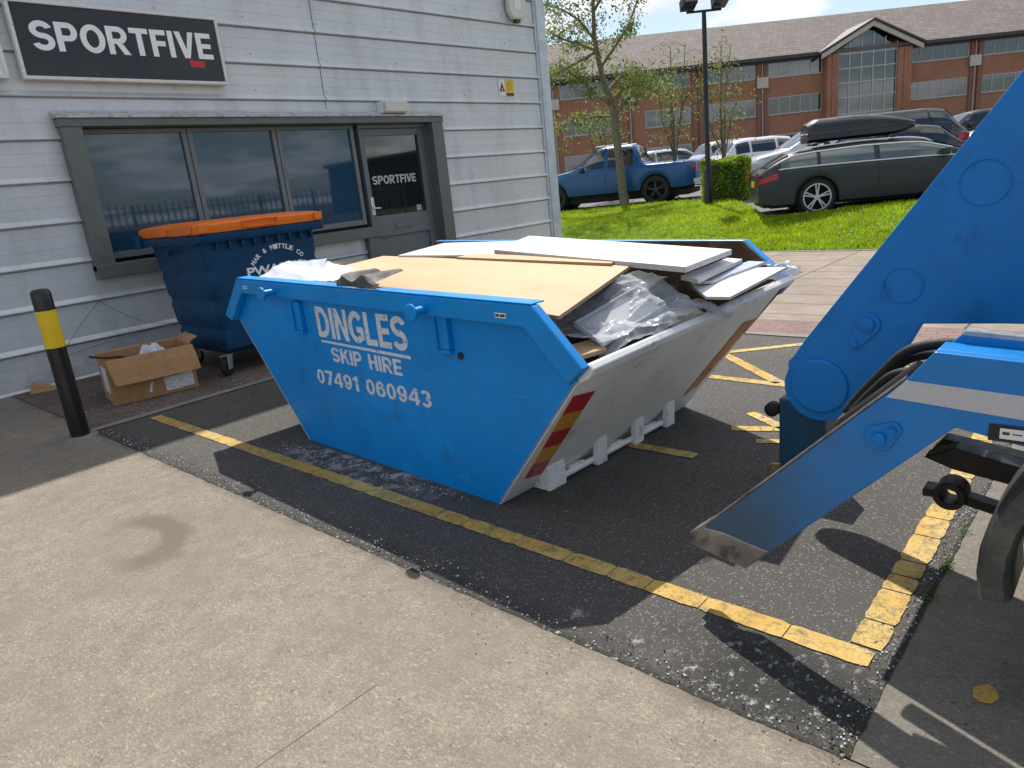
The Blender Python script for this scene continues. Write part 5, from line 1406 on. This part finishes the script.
def leaves(m_, p, n, spread, size, mats=3):
    for _ in range(n):
        c_ = Vector(p) + Vector((random.gauss(0, spread), random.gauss(0, spread), random.gauss(-.03, spread * .8)))
        d_ = Vector((random.gauss(0, 1), random.gauss(0, 1), random.gauss(0, 1))).normalized(); e = d_.orthogonal().normalized(); q = d_.cross(e)
        s = size * random.uniform(.6, 1.3); m_.mi = random.choices(range(3), (5, 4, 2))[0]
        m_.add([c_ - e * s, c_ + q * s * .45, c_ + e * s, c_ - q * s * .45], [(0, 1, 2, 3)])
def grow(tr, lf, pts, r0, r1, rnd, twigs=9, leafn=16, reach=.55, size=.05, droop=.15, first=.25):
    """limb along pts with side twigs that carry leaves"""
    n = len(pts); rad = [r0 + (r1 - r0) * i / (n - 1) for i in range(n)]
    tr.tube(pts, rad, 8)
    P_ = [Vector(p) for p in pts]
    for k in range(twigs):
        t = first + (1 - first) * (k + rnd.random()) / twigs; f_ = t * (n - 1); i = min(int(f_), n - 2); p = P_[i].lerp(P_[i + 1], f_ - i)
        d_ = (P_[i + 1] - P_[i]).normalized(); a = Vector((rnd.gauss(0, 1), rnd.gauss(0, 1), rnd.gauss(.1, .6))).normalized()
        d_ = (d_ * .45 + a).normalized(); l = reach * rnd.uniform(.5, 1.3)
        q = [p, p + d_ * l * .5 + Vector((0, 0, .04)), p + d_ * l + Vector((0, 0, -droop * l))]
        tr.tube(q, [max(.004, r1 * .8), .006, .003], 5, cap=False)
        for s in (.35, .6, .8, 1.0):
            leaves(lf, q[0].lerp(q[2], s) + Vector((0, 0, .02)), int(leafn * rnd.uniform(.4, 1.3)), .10 * reach / .5, size)
d_v, r_v = Vector((.726, .688, 0)), Vector((.688, -.726, 0))
def loc_pt(lat, z, dep=0): return tuple(r_v * lat + d_v * dep + Vector((0, 0, z)))
tz = gz(18.6)
tree = thing('tree', 'young sparse leaved tree with a slim mottled trunk in front of the blue pickup', 'tree', (18.6, 12.2, tz))
rnd = random.Random(3)
tr, lf = MB(), MB()
def lim(pts, off=4.0): return [loc_pt(a - off, z - .58, dp) for a, z, dp in pts]
tr.lathe([(.19, 0), (.15, .12), (.135, .4)], (0, 0, 0), n=12)
grow(tr, lf, lim([(4.0, .60, 0), (3.94, 1.8, 0), (3.87, 2.84, 0), (3.84, 3.43, .02)]), .135, .105, rnd, 0)
grow(tr, lf, lim([(3.84, 3.40, .02), (3.64, 4.09, .05), (3.51, 4.74, .05), (3.42, 5.39, 0), (3.44, 6.41, -.1), (3.5, 7.6, -.1), (3.45, 8.4, 0)]), .10, .022, rnd, 22, 18, .8)
for pts, n_ in (([(3.46, 5.0, .0), (2.9, 5.30, .2), (2.45, 5.48, .3), (2.15, 5.75, .4)], 9), ([(3.42, 5.30, 0), (2.96, 5.8, -.3), (2.53, 6.04, -.5), (2.0, 6.2, -.7)], 9),
                ([(3.55, 4.55, .05), (3.99, 5.06, -.1), (4.36, 5.51, -.2), (4.60, 6.05, -.3), (4.85, 6.6, -.4)], 9), ([(3.86, 3.2, 0), (4.25, 3.6, .3), (4.70, 3.95, .5), (5.2, 4.15, .7)], 10),
                ([(3.80, 3.5, .03), (3.34, 3.79, -.3), (2.9, 4.22, -.5), (2.5, 4.5, -.7)], 9), ([(3.48, 5.0, 0), (2.64, 4.68, .5), (2.07, 4.57, .9)], 8),
                ([(3.7, 3.9, 0), (4.2, 4.35, .5), (4.9, 4.45, .9), (5.4, 4.2, 1.1)], 10), ([(3.84, 3.2, 0), (3.5, 3.3, .6), (2.9, 3.3, 1.1), (2.4, 3.1, 1.4)], 8), ([(3.42, 6.0, -.05), (3.9, 6.6, .2), (4.1, 7.3, .4)], 8),
                ([(3.44, 6.3, -.1), (2.9, 6.9, -.2), (2.6, 7.4, -.2)], 8), ([(3.8, 3.6, 0), (4.1, 3.9, -.5), (4.5, 3.9, -.9), (5.0, 3.5, -1.1)], 9)):
    grow(tr, lf, lim(pts), .045, .014, rnd, n_ + 3, 19, .62)
tr.build('trunk', MAT['bark'], tree, smooth=60)
lf.build('crown', [MAT['leaf1'], MAT['leaf2'], MAT['leaf3']], tree, fix=False)
def sapling(loc, h, label, seed, twigs=24, sp=1.0):
    rn = random.Random(seed); t_ = thing('tree', label, 'tree', loc); a, b = MB(), MB()
    for k in range(5):
        ang = k * 1.3 + rn.random(); r = sp * rn.uniform(.3, 1); base = Vector((0, 0, .02 if k == 0 else h * .25)); tip = Vector((r * math.cos(ang), r * math.sin(ang), h * rn.uniform(.8, 1.0)))
        if k == 0: tip = Vector((.1, .1, h))
        mid = base.lerp(tip, .5) + Vector((rn.gauss(0, .1), rn.gauss(0, .1), 0))
        grow(a, b, [base, mid, tip], .06 if k == 0 else .03, .01, rn, twigs if k == 0 else twigs // 2, 5, .62, .05, .4, .25)
    a.build('trunk', MAT['bark'], t_, smooth=60); b.build('crown', [MAT['leaf2'], MAT['leaf1'], MAT['leaf3']], t_, fix=False)
sapling((21.6, 12.1, gz(21.6)), 4.6, 'thin upright sapling with wispy pale leaves behind the lamp post', 11, 22, 1.0)
sapling((22.2, 15.2, gz(22.2)), 3.4, 'low straggly sapling with yellowish leaves behind the pickup bed', 12, 22, .9)
sapling((20.2, 18.4, gz(20.2)), 3.4, 'reddish stemmed sapling beside the corner of the grey unit', 15, 16, .6)
sapling((22.0, 10.6, gz(22)), 4.3, 'tall wispy sapling with pale shoots right of the lamp post', 18, 22, 1.1)

# ------------------------------------------------------------------ brick offices
# local x runs along the facade to the right, local -y faces the yard
D0 = 68.0
off_loc = d_v * D0; off_rot = math.atan2(-.726, .688)
of = thing('brick_office', 'long red brick office block with brown tiled roof and glazed gable bay', 'office building', (off_loc.x, off_loc.y, 0), off_rot)
EZ, RZ = 9.62, 14.0
m = MB(); m.box(-30, 95, 0, 16, 0, EZ); m.build('wall', MAT['brick'], of)
m = MB()
m.hexa([(-31, -.75, EZ + .18), (96, -.75, EZ + .18), (96, 8, RZ + .1), (-31, 8, RZ + .1)], [(-31, -.75, EZ + .42), (96, -.75, EZ + .42), (96, 8, RZ + .35), (-31, 8, RZ + .35)])
m.hexa([(-31, 16.75, EZ + .18), (-31, 8.002, RZ + .1), (96, 8.002, RZ + .1), (96, 16.75, EZ + .18)], [(-31, 16.75, EZ + .42), (-31, 8.002, RZ + .35), (96, 8.002, RZ + .35), (96, 16.75, EZ + .42)])
m.build('roof', MAT['tiles'], of)
m = MB(); m.box(-31, 30.2, -.85, -.76, EZ + .10, EZ + .36); m.box(39.3, 96, -.85, -.76, EZ + .10, EZ + .36); m.build('gutter', MAT['gutter'], of)
m = MB(); m.box(-30, 95, -.5, -.02, EZ - .02, EZ + .1); m.build('soffit', MAT['gutter'], of)
bays = [(-9.2, -4.4), (-3.6, 1.2), (2.0, 6.0), (7.03, 11.6), (14.6, 18.7), (19.95, 24.6), (25.8, 30.6), (38.35, 43.85), (45.1, 50.4), (52.3, 57.5), (59, 64)]
ROW = [(8.42, 9.58, .0), (5.26, 6.62, .0), (1.95, 3.42, .0)]
for xa, xb in bays:
    npan = max(4, int(round((xb - xa) / 1.02)))
    for za, zb, _ in ROW:
        w = MB(); t = .06
        w.box(xa, xb, -.09, -.005, za - .10, za); w.box(xa, xb, -.075, -.005, zb, zb + .06)
        for k in range(npan + 1):
            x = xa + (xb - xa) * k / npan; w.box(x - t / 2, x + t / 2, -.07, -.005, za, zb)
        wo = w.build('window', MAT['winframe'], of)
        g = MB(); g.box(xa, xb, -.035, -.008, za, zb); g.build('pane', MAT['offglass'], wo)
# piers, downpipes and white hopper panels
m = MB()
for x in (12.1, 13.0, 1.4, 18.85, 19.45, 24.75, 25.35, 44.05, 44.75, 50.6, 51.6):
    m = MB(); m.box(x, x + .42, -.16, -.002, 0, EZ); m.build('brick_pier', MAT['pier'], of)
for x in (6.35, 13.2, 25.2, 44.4, 51.3):
    m = MB(); m.tube([(x, -.24, 0), (x, -.24, EZ)], .06, 8); p = m.build('downpipe', MAT['pipe'], of)
    m = MB(); m.box(x - .5, x + .5, -.34, -.165, 7.55, 8.45); m.build('hopper_panel', MAT['fascia'], p)
# glazed gable bay
gx0, gx1, gc = 30.75, 38.3, 34.6
for xa, xb, ya in ((gx0, gx0 + 1.0, -.9), (gx1 - 1.25, gx1, -.9), (gx0 + .42, gx0 + .6, -1.0), (gx1 - .72, gx1 - .52, -1.0)):
    m = MB(); m.box(xa, xb, ya, -.002 if ya > -.95 else -.905, 0, 9.7); m.build('gable_pier', MAT['brick'], of)
m = MB(); m.prism([(gx0 + 1.0, 0), (gx1 - 1.25, 0), (gx1 - 1.25, 9.75), (gc - .05, 11.55), (gx0 + 1.0, 9.9)], 'y', -.62, -.55); gl = m.build('window', MAT['offglass'], of)
m = MB()
xl, xr = gx0 + 1.0, gx1 - 1.25
for k in range(6):
    x = xl + (xr - xl) * k / 5; m.box(x - .045, x + .045, -.68, -.625, 0, 9.8 + 1.6 * (1 - abs(x - gc) / 3.4))
for z in (2.2, 3.9, 4.6, 6.0, 7.2, 8.4, 9.6): m.box(xl, xr, -.675, -.627, z - .05, z + .05)
m.build('glazing_bar', MAT['winframe'], gl)
m = MB()
ap = 12.15
for s in (-1, 1):
    xe = gc + s * 4.5; ze = 9.75
    a_, b_ = (gc, ap), (xe, ze)
    m.prism([(gc, ap - .55), (gc, ap - .12), (xe, ze + .0), (xe, ze - .40)], 'y', -1.25, -1.05)
m.build('barge_board', MAT['fascia'], of)
m = MB()
for s in (-1, 1):
    xe = gc + s * 4.7; ze = 9.75
    m.hexa([(gc, -1.4, ap - .1), (xe, -1.4, ze - .02), (xe, 2.2, ze - .02), (gc, 5.2, ap - .1)], [(gc, -1.4, ap + .08), (xe, -1.4, ze + .16), (xe, 2.2, ze + .16), (gc, 5.2, ap + .08)])
m.build('gable_roof', MAT['gutter'], of)

# ------------------------------------------------------------------ beyond the camera: what the windows reflect
m = MB()
for k in range(120):
    x = -8 + k * .28
    m.prism([(x, 0), (x + .07, 0), (x + .07, 2.3), (x + .035, 2.4), (x, 2.3)], 'y', -13.02, -13.0)
for z in (.35, 2.0): m.box(-8, 25.7, -12.998, -12.95, z, z + .06)
for k in range(13): m.box(-8 + k * 2.8, -7.9 + k * 2.8, -12.949, -12.85, 0, 2.3)
tag(m.build('palisade_fence', MAT['fence']), 'grey palisade fence across the yard, seen reflected in the office windows', 'fence')
wh = thing('warehouse', 'low dark warehouse across the yard, seen reflected in the door glass', 'building', (33.5, -31, 0))
m = MB(); m.box(0, 40, 0, 12, 0, 4.2); m.build('wall', MAT['wcladdark'], wh)
m = MB(); m.box(-.3, 40.3, -.3, 12.3, 4.2, 4.45); m.build('roof', MAT['wcladdark'], wh)

# ------------------------------------------------------------------ camera
f_, yaw, pit, rol = 708.36, R(43.456), R(15.68), R(-6.072)
F_ = Vector((math.cos(pit) * math.cos(yaw), math.cos(pit) * math.sin(yaw), -math.sin(pit)))
rt = F_.cross(Vector((0, 0, 1))).normalized(); up = rt.cross(F_)
rt2 = rt * math.cos(rol) + up * math.sin(rol); up2 = -rt * math.sin(rol) + up * math.cos(rol)
cd = bpy.data.cameras.new('camera'); cam = bpy.data.objects.new('camera', cd); COL.objects.link(cam)
cd.sensor_width = 36; cd.lens = f_ / 1024 * 36; cd.clip_start = .05; cd.clip_end = 2000
cam.matrix_world = Matrix(((rt2.x, up2.x, -F_.x, 0), (rt2.y, up2.y, -F_.y, 0), (rt2.z, up2.z, -F_.z, 1.6), (0, 0, 0, 1)))
scn.camera = cam

# ------------------------------------------------------------------ light
sdir = Vector((.56, .46, 1)).normalized()
el = math.asin(sdir.z); az = math.atan2(sdir.y, sdir.x)
sd = bpy.data.lights.new('sun', 'SUN'); sd.energy = 4.7; sd.angle = R(.6); sd.color = (1, .95, .87)
so = bpy.data.objects.new('sun', sd); COL.objects.link(so)
so.rotation_euler = sdir.to_track_quat('Z', 'Y').to_euler(); so.location = (20, 20, 40)
w = bpy.data.worlds.new('World'); scn.world = w; w.use_nodes = True
nt = w.node_tree; nt.nodes.clear()
def nn(t): return nt.nodes.new('ShaderNode' + t)
out = nn('OutputWorld'); bg = nn('Background'); bg.inputs['Strength'].default_value = .112
sky = nn('TexSky'); sky.sky_type = 'NISHITA'; sky.sun_disc = False; sky.sun_elevation = el; sky.sun_rotation = R(90) - az
tc = nn('TexCoord'); sep = nn('SeparateXYZ'); nt.links.new(tc.outputs['Generated'], sep.inputs[0])
def mth(op, a, b):
    q = nn('Math'); q.operation = op
    for i, v in enumerate((a, b)):
        if isinstance(v, (int, float)): q.inputs[i].default_value = v
        else: nt.links.new(v, q.inputs[i])
    return q.outputs[0]
zz = mth('ADD', mth('MAXIMUM', sep.outputs[2], 0), .16)
cx_, cy_ = mth('DIVIDE', sep.outputs[0], zz), mth('DIVIDE', sep.outputs[1], zz)
comb = nn('CombineXYZ'); nt.links.new(cx_, comb.inputs[0]); nt.links.new(cy_, comb.inputs[1])
no = nn('TexNoise'); no.inputs['Scale'].default_value = 1.5; no.inputs['Detail'].default_value = 9; no.inputs['Roughness'].default_value = .55
nt.links.new(comb.outputs[0], no.inputs['Vector'])
mr = nn('MapRange'); mr.inputs['From Min'].default_value = .47; mr.inputs['From Max'].default_value = .57; nt.links.new(no.outputs['Fac'], mr.inputs['Value'])
no2 = nn('TexNoise'); no2.inputs['Scale'].default_value = 2.2; no2.inputs['Detail'].default_value = 6; nt.links.new(comb.outputs[0], no2.inputs['Vector'])
cr = nn('MapRange'); cr.inputs['From Min'].default_value = .3; cr.inputs['From Max'].default_value = .7; cr.inputs['To Min'].default_value = 6.2; cr.inputs['To Max'].default_value = 10.5
nt.links.new(no2.outputs['Fac'], cr.inputs['Value'])
cc = nn('CombineColor')
for i, k in enumerate((.97, .99, 1.03)): nt.links.new(mth('MULTIPLY', cr.outputs[0], k), cc.inputs[i])
mx = nn('Mix'); mx.data_type = 'RGBA'
nt.links.new(mr.outputs[0], mx.inputs[0]); nt.links.new(sky.outputs[0], mx.inputs[6]); nt.links.new(cc.outputs[0], mx.inputs[7])
nt.links.new(mx.outputs[2], bg.inputs['Color']); nt.links.new(bg.outputs[0], out.inputs[0])
vs = scn.view_settings
vs.view_transform = 'Standard'; vs.look = 'None'; vs.gamma = 1; vs.exposure = .25; vs.use_curve_mapping = False
scn.render.engine = 'CYCLES'
scn.cycles.use_denoising = True
scn.cycles.max_bounces = 8; scn.cycles.transparent_max_bounces = 12
